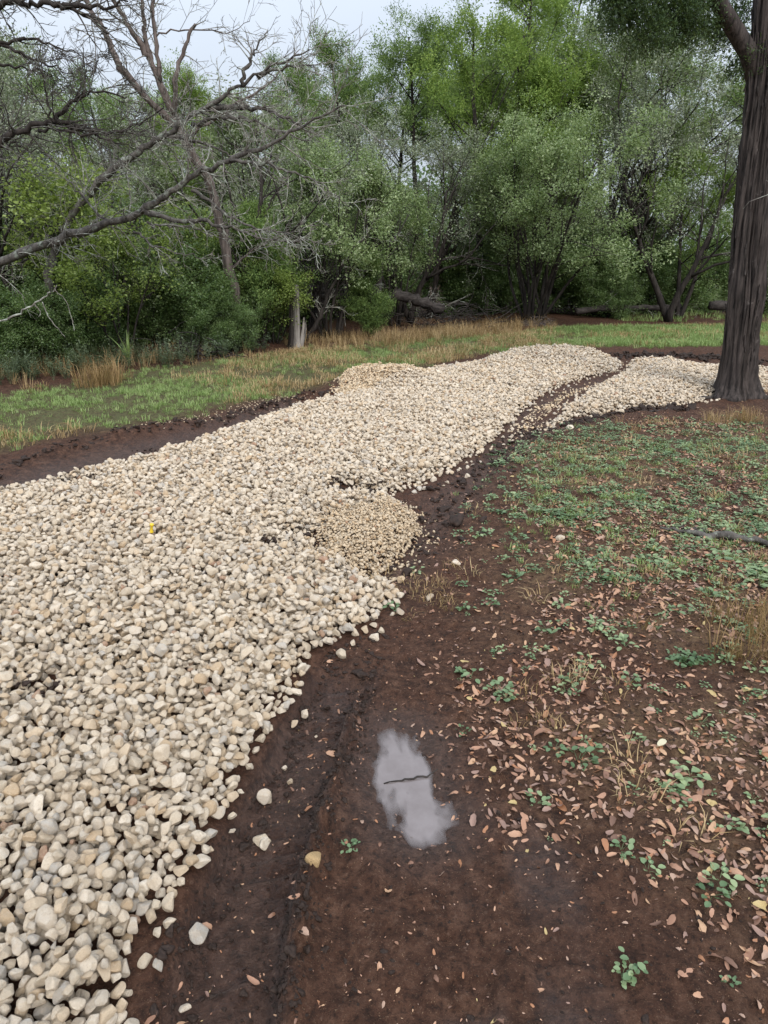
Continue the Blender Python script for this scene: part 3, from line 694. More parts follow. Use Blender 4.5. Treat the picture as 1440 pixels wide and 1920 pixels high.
def dead_leaf(seed):
    r = np.random.default_rng(seed); b = Buf()
    L_, W_ = 1.0, r.uniform(.36, .52); nu, nv = 9, 5
    cu, cv, tw = r.uniform(-.9, 1.2), r.uniform(-.6, 1.6), r.normal(0, .4)
    V = []
    lob = r.uniform(0, .12); ph = r.uniform(0, 6)
    for i in range(nu):
        t = i / (nu - 1); wdt = W_ * .5 * (max(0, 1 - abs(2 * t * .97 - .97 + .03) ** 2.5) ** .6) * (.78 + .35 * t) * (1 + lob * math.sin(t * 17 + ph))
        for j in range(nv):
            s = (j / (nv - 1) - .5) * 2
            x = (t - .5) * L_; y = s * wdt
            V.append([x, y, cu * (x * x - .1) * .6 + cv * y * y * 1.6 + tw * x * y + .012 * math.sin(9 * x + ph) - (0.02 if j == 2 else 0)])
    F = [[i * nv + j, (i + 1) * nv + j, (i + 1) * nv + j + 1, i * nv + j + 1] for i in range(nu - 1) for j in range(nv - 1)]
    b.add(V, F); b.tube([[-.5, 0, cu * .09], [-.58, .01, cu * .12 + .01], [-.66, .02, .02]], [.012, .010, .008], 4)
    return b.mesh('fallen_leaf', M['fallen'])
LEAVES = [dead_leaf(600 + i) for i in range(10)]; P_LEAF = [proto('fallen_leaf_shape', m) for m in LEAVES]

def area_pts(poly, dens, pad=0.0):
    x0, y0 = poly.min(0) - pad; x1, y1 = poly.max(0) + pad; n_ = int((x1 - x0) * (y1 - y0) * dens)
    return rng.uniform(x0, x1, n_), rng.uniform(y0, y1, n_)
def rz(n_, tilt=.12): return np.stack([rng.normal(0, tilt, n_), rng.normal(0, tilt, n_), rng.uniform(0, 6.28, n_)], 1)
def put(name, key, protos, X, Y, scl, label, cat, tilt=.12, dz=0.0):
    n_ = len(X); o = scatter(name, key, protos, np.stack([X, Y, terrain(X, Y) + dz], 1), rz(n_, tilt), scl, rng.integers(0, len(protos), n_))
    return tag(o, label, cat, kind='stuff')
# verge grass
X, Y = area_pts(VERGE, 210, .2)
near_ = (X > -9) & (X < 13); X, Y = X[near_], Y[near_]
ga = grass_amt(X, Y); pr = ga * np.clip(.72 + 2.0 * fbm(X * 1.1, Y * 1.1, 3, 301) + .5 * sstep(3, 5, X), .08, 1)
k = (rng.random(len(X)) < pr) & (gravel_in(X, Y) < -.08); X, Y = X[k], Y[k]
put('short_grass', 'grass', P_GRASS, X, Y, rng.uniform(.45, 1.05, len(X)) * (1 + .6 * sstep(3, 5, X)), 'short green grass on the verge between gravel and woods', 'grass'); print('grass', len(X))
# dry grass among the verge and along the woodland edge
X, Y = area_pts(VERGE, 110, .3); near_ = (X > -9) & (X < 11); X, Y = X[near_], Y[near_]
pr = np.clip(.12 + 1.3 * fbm(X * .8, Y * .8, 3, 311) + .22 * sstep(13.5, 15.5, Y) * sstep(4, 2, X) , 0, .9)
pr = np.clip(pr + .5 * sstep(-4, -6, X) , 0, .9)
k = (rng.random(len(X)) < pr) & (gravel_in(X, Y) < -.1) & (polysd(FAR_MUD, X, Y) < -.1) & (polysd(VERGE, X, Y) > .05); X, Y = X[k], Y[k]
put('dry_verge_grass', 'dry', P_DRY, X, Y, rng.uniform(.8, 1.9, len(X)), 'dry tan grass scattered through the verge', 'grass')
EDGE = GP([(-300,745),(-100,720),(0,705),(150,690),(300,676),(420,664),(560,650),(700,638),(860,622),(1000,612),(1150,606),(1440,600)])
ex, ey = [], []
for line, n_, sp in ((EDGE[:6], 170, .35), (EDGE[6:10], 190, .35), (GP([(690,655),(760,640),(860,628),(960,622)]), 170, .3)):
    seg = np.linalg.norm(np.diff(line, axis=0), axis=1); cs = np.concatenate([[0], np.cumsum(seg)]); t = rng.uniform(0, cs[-1], n_)
    ex.append(np.interp(t, cs, line[:, 0]) + rng.normal(0, sp, n_)); ey.append(np.interp(t, cs, line[:, 1]) + rng.normal(0, sp, n_))
X, Y = np.concatenate(ex), np.concatenate(ey)
put('tall_dry_grass', 'tall', P_TALL, X, Y, rng.uniform(.5, 1.15, len(X)), 'orange dry grass standing along the woodland edge', 'grass')
WP = GP([(-350,800),(-100,745),(0,728),(140,712),(260,700),(420,680),(500,664),(430,650),(200,668),(0,685),(-300,705)])
X, Y = area_pts(WP, 26, 0); k = polysd(WP, X, Y) > 0; X, Y = X[k], Y[k]
put('roadside_weeds', 'weed', P_WEED, X, Y, rng.uniform(.5, 1.15, len(X)), 'knee high grey green weeds below the left thicket', 'weeds')
# right hand soil: ground cover, leaf litter, thin dry grass
X, Y = area_pts(LITTER, 420, .5); near_ = (X < 8.5); X, Y = X[near_], Y[near_]
cov = sstep(-.5, .7, polysd(COVER, X, Y)); lit = sstep(-.35, .45, polysd(LITTER, X, Y))
pr = np.clip(.10 * lit + cov * np.clip(.7 + 1.5 * fbm(X * 2.0, Y * 2.0, 3, 321), .05, 1), 0, 1) * (gravel_in(X, Y) < -.05)
k = rng.random(len(X)) < pr; X, Y = X[k], Y[k]; S = np.clip(rng.lognormal(math.log(.52), .4, len(X)), .2, 1.1)
ZT = terrain(X, Y); px, py, dep = proj(np.stack([X, Y, ZT], 1))
scr = S / dep * ((px > 5) & (px < 1435) & (py < 1910)); top = set(np.argsort(-scr)[:120].tolist()); rest = np.array([i not in top for i in range(len(X))])
for i in sorted(top):
    o = link('ground_plant', P_COVER[i % 8].data, None, (X[i], Y[i], ZT[i]), (0, 0, rng.uniform(0, 6.28)), S[i])
    tag(o, 'low green weed rosette growing among the fallen leaves', 'weed', 'weed rosettes among the fallen leaves')
put('ground_cover', 'cover', P_COVER, X[rest], Y[rest], S[rest], 'low blue green ground cover on the right hand soil', 'ground cover'); print('cover', len(X))
for a, b_, s, lab in ((938,1297,1.15,'round bushy green weed alone on bare soil right of the rut'), (1335,1682,.85,'pale green feathery weed on dark soil near the bottom right'), (1165,1835,.6,'bright green sprig on bare mud at the bottom'),
        (875,1138,.9,'small green weed, first of a pair above the bare soil'), (915,1137,.9,'small green weed, second of a pair above the bare soil'), (735,1142,.9,'green weed growing right at the gravel corner'),
        (870,1365,.55,'small weed on soil just right of the puddle head'), (1040,1405,.75,'green weed between puddle and the leaf drift'), (1270,1470,.7,'single green weed inside the leaf drift gap'),
        (655,1590,.6,'tiny green seedling on mud beside the broken ridge'), (1165,1590,.8,'weed clump on soil under the leaf drift'), (1215,1630,.75,'weed clump below another on the dark lower soil')):
    g = G(a, b_); tag(link('ground_plant', P_COVER[a % 8].data, None, (g[0], g[1], tz(*g[:2])), (0, 0, a), s * .95), lab, 'weed')
def leaves():
    global X, Y
    X, Y = area_pts(LITTER, 2300, 1.2); near_ = (X < 8.0) & (Y > .6); X, Y = X[near_], Y[near_]
    d = polysd(LITTER, X, Y); lit = sstep(-.25, .35, d + .45 * fbm(X * 2.2, Y * 2.2, 3, 331))
    fade = sstep(8.5, 4.0, Y) * .6 + .4
    pr = .018 + .95 * lit * fade * np.clip(.55 + 1.8 * fbm(X * 1.5, Y * 1.5, 3, 335), .06, 1) * (1 - .25 * sstep(-.1, .6, polysd(COVER, X, Y)))
    pr *= (gravel_in(X, Y) < .02)
    k = rng.random(len(X)) < pr; X, Y = X[k], Y[k]
    xe = np.concatenate([X, rng.uniform(-.3, 1.6, 70)]); ye = np.concatenate([Y, rng.uniform(.9, 2.6, 70)])
    k = gravel_in(xe, ye) < -.03; return xe[k], ye[k]
X, Y = leaves(); n_ = len(X)
S = np.clip(rng.lognormal(math.log(.0255), .33, n_), .010, .052); ZT = terrain(X, Y) + rng.uniform(-.003, .009, n_); RT = rz(n_, .30); I = rng.integers(0, 10, n_)
px, py, dep = proj(np.stack([X, Y, ZT], 1)); scr = S / dep * ((px > 5) & (px < 1435) & (py < 1912) & (py > 0)); top = np.argsort(-scr)[:300]
rest = np.ones(n_, bool); rest[top] = False
for i in top:
    bare = polysd(LITTER, X[i:i+1], Y[i:i+1])[0] < -.08
    o = link('fallen_leaf', LEAVES[I[i]], None, (X[i], Y[i], ZT[i]), RT[i], S[i])
    if bare: tag(o, 'single brown oak leaf lying on the bare wet mud', 'leaf', 'oak leaves lying singly on the bare mud')
    else: tag(o, 'tan fallen oak leaf in the near part of the leaf drift', 'leaf', 'fallen oak leaves in the near leaf drift')
o = scatter('leaf_litter', 'leaf', P_LEAF, np.stack([X, Y, ZT], 1)[rest], RT[rest], S[rest], I[rest])
tag(o, 'tan and pinkish fallen oak leaves littering the right hand soil', 'leaf litter', kind='stuff'); print('leaves', n_)
g = G(1240,1397); o = link('fallen_leaf', LEAVES[3], None, (g[0], g[1], tz(*g[:2]) + .015), (.1, .1, .8), .06); tag(o, 'large pale cream leaf standing out from the brown leaf drift', 'leaf')
m2 = M['fallen'].copy(); m2.name = 'pale_leaf'; nn = m2.node_tree; pb = [q for q in nn.nodes if q.type == 'BSDF_PRINCIPLED'][0]
for l in list(pb.inputs['Base Color'].links): nn.links.remove(l)
pb.inputs['Base Color'].default_value = (.55, .50, .34, 1); o.data = o.data.copy(); o.data.materials[0] = m2
X, Y = area_pts(LITTER, 60, .2); k = (rng.random(len(X)) < np.clip(.25 + 1.4 * fbm(X * 1.7, Y * 1.7, 3, 341), 0, .9) * sstep(-.1, .4, polysd(LITTER, X, Y))) & (X < 7.5) & (gravel_in(X, Y) < -.1); X, Y = X[k], Y[k]
put('thin_dry_grass', 'dry', P_DRY, X, Y, rng.uniform(.5, 1.1, len(X)), 'thin dry grass wisps among the ground cover', 'grass')
def clump(name, protos, spots, label, cat='grass clump'):
    """a single clump built of several tufts joined into one mesh"""
    b = Buf()
    for (dx, dy, s, a, i) in spots:
        me_ = protos[i % len(protos)].data; v = np.array([q.co[:] for q in me_.vertices]) * s
        c, s_ = math.cos(a), math.sin(a); v = np.stack([v[:, 0] * c - v[:, 1] * s_ + dx, v[:, 0] * s_ + v[:, 1] * c + dy, v[:, 2]], 1)
        b.v.append(v); b.f += [[q + b.n for q in pl.vertices] for pl in me_.polygons]; b.n += len(v)
    return b.mesh(name, protos[0].data.materials[0])
def spots(n_, sp, s0, s1): return [(rng.normal(0, sp), rng.normal(0, sp), rng.uniform(s0, s1), rng.uniform(0, 6.28), int(rng.integers(0, 5))) for _ in range(n_)]
def put1(name, mesh, at, label, cat, group=None):
    g = G(*at); return tag(link(name, mesh, None, (g[0], g[1], tz(*g[:2]))), label, cat, group)
put1('straw_clump', clump('straw_clump', P_TALL, spots(24, .17, .8, 1.45), ''), (192,722), 'tall pale straw coloured grass clump at the left verge', 'grass clump')
put1('dry_grass_clump', clump('dry_grass_clump', P_TALL, spots(20, .16, .4, .75), ''), (1432,1200), 'orange dry grass clump at the right picture edge', 'grass clump')
put1('dry_grass_clump', clump('dry_grass_clump', P_TALL, spots(9, .08, .5, .8), ''), (1395,790), 'dry grass tuft in front of the juniper trunk', 'grass clump')
put1('dry_grass_clump', clump('dry_grass_clump', P_TALL, spots(8, .08, .4, .7), ''), (1340,795), 'dry grass tuft left of the juniper trunk foot', 'grass clump')
put1('dry_grass_clump', clump('dry_grass_clump', P_DRY, spots(14, .12, .5, .9), ''), (800,1105), 'low yellow grass patch beside the gravel corner', 'grass clump')
put1('weed_clump', clump('weed_clump', P_COVER, spots(16, .11, .9, 1.7), ''), (1428,1075), 'leafy green weed clump at the right picture edge', 'weed')
put1('weed_clump', clump('weed_clump', P_COVER, spots(8, .05, .7, 1.1), ''), (1285,1235), 'dense low green weed mat among the fallen leaves', 'weed')
# strap leaved plant
b = Buf(); r = np.random.default_rng(5)
root = tag(link('strap_leaf_plant', None), 'green strap leaved plant with arching blades behind the straw clump', 'plant'); g = G(243,688); root.location = (g[0], g[1], 0)
for k_ in range(13):
    b = Buf(); a = r.uniform(0, 6.28); L_ = r.uniform(.35, .62); o_ = np.array([math.cos(a), math.sin(a), 0]); sd = np.array([-o_[1], o_[0], 0]); V = []; lean = r.uniform(.2, .8)
    for i in range(7):
        t = i / 6; c = o_ * lean * L_ * t ** 1.6 * .8 + np.array([0, 0, L_ * (t - .35 * lean * t * t)]); wd = .014 * (1 - t ** 2) + .001
        V += [c - sd * wd, c + np.array([0, 0, -.004]), c + sd * wd]
    b.add(V, [[i * 3 + j, i * 3 + j + 1, i * 3 + 4 + j, i * 3 + 3 + j] for i in range(6) for j in (0, 1)]); link('blade', b.mesh('blade', M['grass']), root)

X, Y = area_pts(LITTER, 120, .3); k = (rng.random(len(X)) < sstep(-.4, .6, polysd(COVER, X, Y)) * np.clip(.35 + 1.6 * fbm(X * 1.4, Y * 1.4, 3, 351), 0, 1)) & (X < 8) & (gravel_in(X, Y) < -.06); X, Y = X[k], Y[k]
put('soil_grass', 'grass', P_GRASS, X, Y, rng.uniform(.3, .75, len(X)), 'thin green grass between the ground cover plants', 'grass')
# ------------------------------------------------------------------ foliage clump shapes
def broad_clump(seed, mat, n_=34, rad=.2, ln=.052, wd=.028, flat=.8, upb=.6):
    r = np.random.default_rng(seed); b = Buf()
    for k in range(n_):
        c = r.normal(0, 1, 3); c *= rad * r.uniform(.15, 1) ** .6 / np.linalg.norm(c); c[2] *= flat
        d = r.normal(0, 1, 3) + c / rad * .7; d[2] *= .6; d /= np.linalg.norm(d); u = r.normal(0, 1, 3); u[2] = abs(u[2]) + upb; s = r.uniform(.7, 1.25)
        leaf_quad(b, c, d, u, ln * s, wd * s)
    return b.mesh('leaf_clump', mat, False)
def juniper_clump(seed, mat, n_=11, rad=.22, fine=1.0):
    r = np.random.default_rng(seed); b = Buf()
    for k in range(n_):                      # each plume: a bent axis set with short scale-leaf strips
        d = r.normal(0, 1, 3); d[2] = abs(d[2]) * .9 + .25; d /= np.linalg.norm(d); L_ = rad * r.uniform(.7, 1.25); c0 = r.normal(0, rad * .25, 3)
        for q in range(5):
            f = (q + 1) / 5; c = c0 + d * L_ * f + np.array([0, 0, .25 * L_ * f * f])
            e = d + r.normal(0, .75, 3); e /= np.linalg.norm(e); u = r.normal(0, 1, 3)
            leaf_quad(b, c, e, u, r.uniform(.045, .085) * (1.15 - .5 * f) * fine, r.uniform(.014, .024) * fine, .05)
    return b.mesh('juniper_clump', mat, False)
def pset(key, fn, mat, m_=5, **k): return (key, [proto(key + '_shape', fn(700 + 31 * len(key) + i, M[mat], **k)) for i in range(m_)], [])
F_OAK = pset('oakleaf', broad_clump, 'oak', n_=34, ln=.062, wd=.034); F_GREY = pset('greyleaf', broad_clump, 'greyoak', rad=.24, n_=30, ln=.055, wd=.028); F_SHRUB = pset('shrubleaf', broad_clump, 'shrub', n_=36, ln=.052, wd=.030, rad=.18)
F_PALE = pset('paleleaf', broad_clump, 'paleshrub', n_=40, ln=.050, wd=.029, rad=.19)
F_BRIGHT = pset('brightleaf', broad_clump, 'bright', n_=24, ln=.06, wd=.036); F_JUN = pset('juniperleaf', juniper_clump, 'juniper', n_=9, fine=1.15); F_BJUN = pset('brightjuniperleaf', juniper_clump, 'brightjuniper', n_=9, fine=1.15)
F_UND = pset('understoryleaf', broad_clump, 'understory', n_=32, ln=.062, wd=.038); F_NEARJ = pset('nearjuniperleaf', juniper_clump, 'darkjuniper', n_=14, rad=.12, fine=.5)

# ------------------------------------------------------------------ tree growth
def nrm(v): return v / (np.linalg.norm(v) + 1e-9)
def walk(r, p0, d, L_, n_, wob, trop):
    pts = [np.array(p0, float)]; d = nrm(np.array(d, float)); st = L_ / n_
    for i in range(n_):
        d = nrm(d + r.normal(0, wob, 3) + np.array([0, 0, trop])); pts.append(pts[-1] + d * st)
    return np.array(pts)
def at(pts, f):
    x = f * (len(pts) - 1); i = min(int(x), len(pts) - 2); t = x - i
    return pts[i] * (1 - t) + pts[i + 1] * t, nrm(pts[i + 1] - pts[i])
def off(r, t, ang):
    a = r.normal(0, 1, 3); a = nrm(a - t * (a @ t)); return nrm(t * math.cos(ang) + a * math.sin(ang))
def limbs(r, out, anch, pts, rad, lev, S):
    """out gets (pts, radii, level); anch gets leaf points"""
    out.append((pts, rad, lev))
    if lev == S['lev']:
        for f in np.linspace(S.get('f0', .25), 1, S['anch']):
            p, t = at(pts, f); anch.append(p + r.normal(0, S.get('aj', .06), 3))
        return
    L0 = np.linalg.norm(np.diff(pts, axis=0), axis=1).sum()
    for k in range(S['n'][lev]):
        f = r.uniform(S['start'][lev], 1) if k else .98
        p, t = at(pts, f); R0 = np.interp(f, np.linspace(0, 1, len(rad)), rad)
        sh = S['shape'](f) if lev == 0 and 'shape' in S else (1.1 - .5 * f)
        ln = L0 * S['ratio'][lev] * sh * r.uniform(.7, 1.25)
        d = off(r, t, r.uniform(*S['ang'][lev])); d = nrm(d + np.array([0, 0, S['lift'][lev]]))
        q = walk(r, p, d, ln, S['seg'][lev], S['wob'][lev], S['trop'][lev])
        limbs(r, out, anch, q, np.linspace(R0 * S['rr'][lev], max(R0 * .12, S['rmin']), len(q)), lev + 1, S)
def build_wood(name, out, mat, twig=None, parent=None, twlev=9, names=('trunk', 'twigs')):
    b = Buf(); t = Buf()
    for pts, rad, lev in out:
        (t if lev >= twlev else b).tube(pts, rad, {0: 10, 1: 7, 2: 4}.get(lev, 3), lev < 2)
    o = link(names[0], b.mesh(name + '_' + names[0], M[mat]), parent)
    if t.n: link(names[1], t.mesh(name + '_' + names[1], M[twig]), parent)['kind'] = 'stuff'
    return o
def quad_mesh(name, V, Q, mat, tint=None):
    me_ = bpy.data.meshes.new(name); me_.vertices.add(len(V)); me_.vertices.foreach_set('co', np.ascontiguousarray(V, np.float32).ravel())
    me_.loops.add(len(Q) * 4); me_.loops.foreach_set('vertex_index', np.ascontiguousarray(Q, np.int32).ravel())
    me_.polygons.add(len(Q)); me_.polygons.foreach_set('loop_start', np.arange(0, len(Q) * 4, 4, dtype=np.int32))
    if tint is not None: a_ = me_.attributes.new('tint', 'FLOAT', 'POINT'); a_.data.foreach_set('value', np.ascontiguousarray(tint, np.float32))
    me_.update(calc_edges=True); me_.materials.append(mat); return me_
def build_crown(F, anch, r, s0, s1, parent, name='crown', keep=1.0, gap=.35, shell=1):
    """leaf clumps set on the branch ends, joined into one mesh"""
    a = np.array(anch); gp = vn(a[:, 0] * 1.7 + 40, a[:, 1] * 1.7 + a[:, 2] * 2.3 + 40, 17) + .5; c0 = a.mean(0); ex = np.percentile(np.abs(a - c0), 90, axis=0) + .01; rel = np.sqrt((((a - c0) / ex) ** 2).sum(1)); low_ = (a[:, 2] - c0[2]) / ex[2]
    a = a[(r.random(len(a)) < keep * (sstep(.25, .95, rel) if shell else 1) * (1 - .35 * sstep(0, -1, low_) * shell)) & (gp > gap)]
    n_ = len(a); which = r.integers(0, len(F[1]), n_); Vs, Qs, Ts, off_ = [], [], [], 0
    if not F[2]:
        for p_ in F[1]:
            v = np.array([q.co[:] for q in p_.data.vertices]); f = np.array([pl.vertices[:] for pl in p_.data.polygons]); F[2].append((v, f))
    for k in range(len(F[1])):
        v, f = F[2][k]; sel = a[which == k]; m_ = len(sel)
        if not m_: continue
        az = r.uniform(0, 6.28, m_); tx = r.normal(0, .35, m_); sc_ = r.uniform(s0, s1, m_); c, s_ = np.cos(az), np.sin(az); ct, st = np.cos(tx), np.sin(tx)
        x, y, z = v[:, 0][None], v[:, 1][None], v[:, 2][None]
        y2 = y * ct[:, None] - z * st[:, None]; z2 = y * st[:, None] + z * ct[:, None]
        W = np.stack([x * c[:, None] - y2 * s_[:, None], x * s_[:, None] + y2 * c[:, None], z2], -1) * sc_[:, None, None] + sel[:, None, :]
        Vs.append(W.reshape(-1, 3)); Qs.append((f[None] + (np.arange(m_) * len(v))[:, None, None] + off_).reshape(-1, 4)); off_ += m_ * len(v)
        Ts.append(np.repeat(r.random(m_), len(v)))
    o = link(name, quad_mesh(name, np.concatenate(Vs), np.concatenate(Qs), F[1][0].data.materials[0], np.concatenate(Ts)), parent); o['kind'] = 'stuff'
    return o
JUN = dict(lev=2, n=[26, 7], start=[.22, .2], ratio=[.34, .42], ang=[(.9, 1.35), (.5, 1.0)], lift=[.25, .25], seg=[6, 4], wob=[.10, .16], trop=[.05, .10], rr=[.42, .5], rmin=.004, anch=6, shape=lambda f: 1.35 - 1.05 * f, aj=.12)
OAK = dict(lev=3, n=[9, 6, 5], start=[.3, .25, .2], ratio=[.62, .5, .5], ang=[(.5, 1.1), (.5, 1.0), (.4, 1.1)], lift=[.25, .1, .1], seg=[8, 6, 4], wob=[.16, .2, .25], trop=[.05, .03, .02], rr=[.6, .55, .5], rmin=.004, anch=4, shape=lambda f: 1.15 - .45 * f, aj=.08)
UND = dict(lev=2, n=[13, 6], start=[.04, .15], ratio=[.42, .5], ang=[(.6, 1.35), (.4, 1.0)], lift=[.0, .0], seg=[6, 4], wob=[.14, .2], trop=[.0, .02], rr=[.55, .5], rmin=.003, anch=3, f0=.35, aj=.10)
SHR = dict(lev=2, n=[9, 6], start=[.35, .2], ratio=[.42, .5], ang=[(.35, .9), (.4, 1.0)], lift=[.12, .05], seg=[6, 4], wob=[.14, .2], trop=[.02, .03], rr=[.55, .5], rmin=.003, anch=4, f0=.3, aj=.08)
def juniper(seed, F, h=8.0, stems=2, low=.22):
    r = np.random.default_rng(seed); S = dict(JUN); S['start'] = [low, .2]; out, an = [], []
    for k in range(stems):
        a = r.uniform(0, 6.28); hh = h * (1 if k == 0 else r.uniform(.7, .92)); d = np.array([math.cos(a) * .22 * (k > 0), math.sin(a) * .22 * (k > 0), 1])
        q = walk(r, [math.cos(a) * .1 * k, math.sin(a) * .1 * k, -.1], d, hh, 14, .05, .06)
        q[:, 2] *= hh / q[-1, 2]
        S['n'] = [int(26 / (1 + .35 * (stems - 1))), 7]
        limbs(r, out, an, q, np.linspace(.13, .02, 15) * h / 8, 0, S)
    root = link('juniper_tree', None); build_wood('juniper', out, 'bark', parent=root); build_crown(F, an, r, .75, 1.5, root)
    return root
def oak(seed, F, h=7.0, stems=2, thin=1.0, wood='greybark'):
    r = np.random.default_rng(seed); out, an = [], []
    for k in range(stems):
        a = r.uniform(0, 6.28); ln = h * r.uniform(.62, .78); d = np.array([math.cos(a) * .3, math.sin(a) * .3, 1])
        q = walk(r, [math.cos(a) * .12 * k, math.sin(a) * .12 * k, -.1], d, ln, 10, .11, .03)
        limbs(r, out, an, q, np.linspace(.12, .035, 11) * h / 7, 0, OAK)
    z = max(p[2] for p in an); s = h / z
    out = [(p * s, rd, lv) for p, rd, lv in out]; an = [p * s for p in an if r.random() < thin]
    root = link('oak_tree', None); build_wood('oak', out, 'bark', 'twig', root, 3); build_crown(F, an, r, .7, 1.4, root)
    return root
def vase_shrub(seed, F, h=4.0, width=4.0, stems=9, wood='bark', thin=1.0, name='shrub', sc=(.7, 1.25), S=None):
    r = np.random.default_rng(seed); out, an = [], []
    for k in range(stems):
        a = 6.28 * k / stems + r.normal(0, .3); sp = r.uniform(.1, 1) * width * .5 / h
        d = np.array([math.cos(a) * sp, math.sin(a) * sp, 1]); ln = h * .86 * math.hypot(1, sp) * r.uniform(.72, 1.0)
        q = walk(r, [math.cos(a) * .17 * h / 4, math.sin(a) * .17 * h / 4, -.05], d, ln, 10, .09, .0)
        limbs(r, out, an, q, np.linspace(.034, .010, 11) * h / 4, 0, S or SHR)
    z = max(p[2] for p in an); s = h / z
    out = [(p * s, rd, lv) for p, rd, lv in out]; an = [p * s for p in an if r.random() < thin]
    root = link(name, None); build_wood(name, out, wood, 'twig', root, 9, ('stems', 'twigs')); build_crown(F, an, r, *sc, root, shell=0 if S is UND else 1)
    return root
def place(t, px_, Y, h_now, top_py=None, h=None, rot=None):
    """stand a tree at distance Y under pixel column px_ so that its top reaches the height seen at top_py"""
    g = P(px_, 560, Y); hz = P(px_, top_py, Y)[2] if top_py is not None else h
    t.location = (g[0], Y, tz(g[0], Y) - .03); s = hz / h_now; t.scale = (s, s, s); t.rotation_euler = (0, 0, rng.uniform(0, 6.28) if rot is None else rot)
    return t

# ------------------------------------------------------------------ the near juniper on the right
T0 = G(1381,748)[:2]; tzr = tz(*T0)
root = tag(link('juniper_tree', None, None, (T0[0], T0[1], tzr)), 'big dark shaggy barked juniper trunk standing at the right of the gravel', 'tree')
TY = T0[1]; org = np.array([T0[0], T0[1], tzr])
AX = np.array([P(a_, b_, TY) - org for a_, b_ in ((1378,752),(1380,733),(1387,650),(1396,567),(1401,483),(1408,400),(1423,236),(1431,142),(1443,0),(1470,-400),(1500,-900))])
def axx(z): return np.interp(z, AX[:, 2], AX[:, 0])
def near_trunk():
    nz_, nt_ = 190, 112; zz_ = np.concatenate([np.linspace(-.12, .6, 40), np.linspace(.62, 7.0, nz_ - 40)]); th_ = np.arange(nt_) * 2 * math.pi / nt_
    Z, T = np.meshgrid(zz_, th_, indexing='ij')
    r0 = .150 - .004 * np.clip(Z, 0, 7) + .10 * np.exp(-np.clip(Z, 0, 9) / .13) + .02 * np.exp(-((Z - 1.15) / .22) ** 2) * (np.cos(T - 4.4) > 0)
    lob = .022 * np.cos(3 * T + .9 + .25 * Z) + .014 * np.cos(5 * T + 2 - .4 * Z); lob *= (1 + 1.6 * np.exp(-np.clip(Z, 0, 9) / .25))
    tt = T + .10 * np.sin(Z * 1.3)
    def per(k, zs, sd): return vn(np.cos(tt) * k + 50, np.sin(tt) * k + Z * zs + 50, sd)
    rid = 1 - np.abs(per(7, .55, 3)) * 4; rid2 = 1 - np.abs(per(15, 1.1, 9)) * 4
    r_ = r0 + lob + .028 * np.clip(rid, -1, 1) + .013 * np.clip(rid2, -1, 1) + .010 * per(30, 6, 12) + .030 * vn(np.cos(T) * 1.2 + 9, Z * 1.6 + np.sin(T) * 1.2, 15)
    cxx = axx(Z); cyy = .03 * np.sin(Z * .7 + 1)
    v = np.stack([cxx + r_ * np.cos(T), cyy + r_ * np.sin(T), Z], -1).reshape(-1, 3)
    i = np.arange(nz_ - 1)[:, None] * nt_; j = np.arange(nt_)[None, :]; k = (np.arange(nt_) + 1) % nt_
    f = np.stack([i + j, i + k, i + nt_ + k, i + nt_ + j], -1).reshape(-1, 4)
    b = Buf(); b.add(v, f); b.f.append([b.n - nt_ + q for q in range(nt_)]); return b, (zz_, r_)
b, (tzz, trr) = near_trunk(); trunk = link('trunk', b.mesh('near_trunk', M['nearbark']), root)
r = np.random.default_rng(77)
def trunk_pt(z, a, add=0):
    i = int(np.searchsorted(tzz, z)); j = int((a % 6.2832) / 6.2832 * 112) % 112; q = trr[min(i, 189), j] + add
    return np.array([float(axx(z)) + q * math.cos(a), .03 * math.sin(z * .7 + 1) + q * math.sin(a), z])
for k in range(95):                                   # loose shreds of bark
    a = r.uniform(2.6, 6.4); z0 = r.uniform(.15, 3.6); L_ = r.uniform(.18, .6); wd = r.uniform(.006, .022); b = Buf(); V = []
    peel = r.uniform(.0, .06)
    for i in range(6):
        t = i / 5; z = z0 + L_ * t; q = trunk_pt(z, a + .06 * math.sin(t * 3 + k), .006 + peel * (abs(t - .4)) ** 1.5); tang = np.array([-math.sin(a), math.cos(a), 0]); rad_ = np.array([math.cos(a), math.sin(a), 0]); ww = wd * (1 - .6 * abs(2 * t - 1))
        V += [q - tang * ww, q + rad_ * .005, q + tang * ww, q - rad_ * .006]
    b.add(V, [[i * 4 + j, i * 4 + (j + 1) % 4, i * 4 + 4 + (j + 1) % 4, i * 4 + 4 + j] for i in range(5) for j in range(4)]); link('bark_strip', b.mesh('bark_strip', M['nearbark' if k % 3 else 'log']), trunk)
def loc_(px_, py_, Y): return P(px_, py_, Y) - org
out, an = [], []
limbA = np.array([loc_(1428,190,TY), loc_(1404,100,TY-.05), loc_(1368,40,TY-.15), loc_(1335,-15,TY-.3), loc_(1290,-60,TY-.5), loc_(1220,-70,TY-.7), loc_(1130,-55,TY-.8)])
out.append((limbA, np.array([.10, .09, .08, .07, .05, .03, .015]), 0))
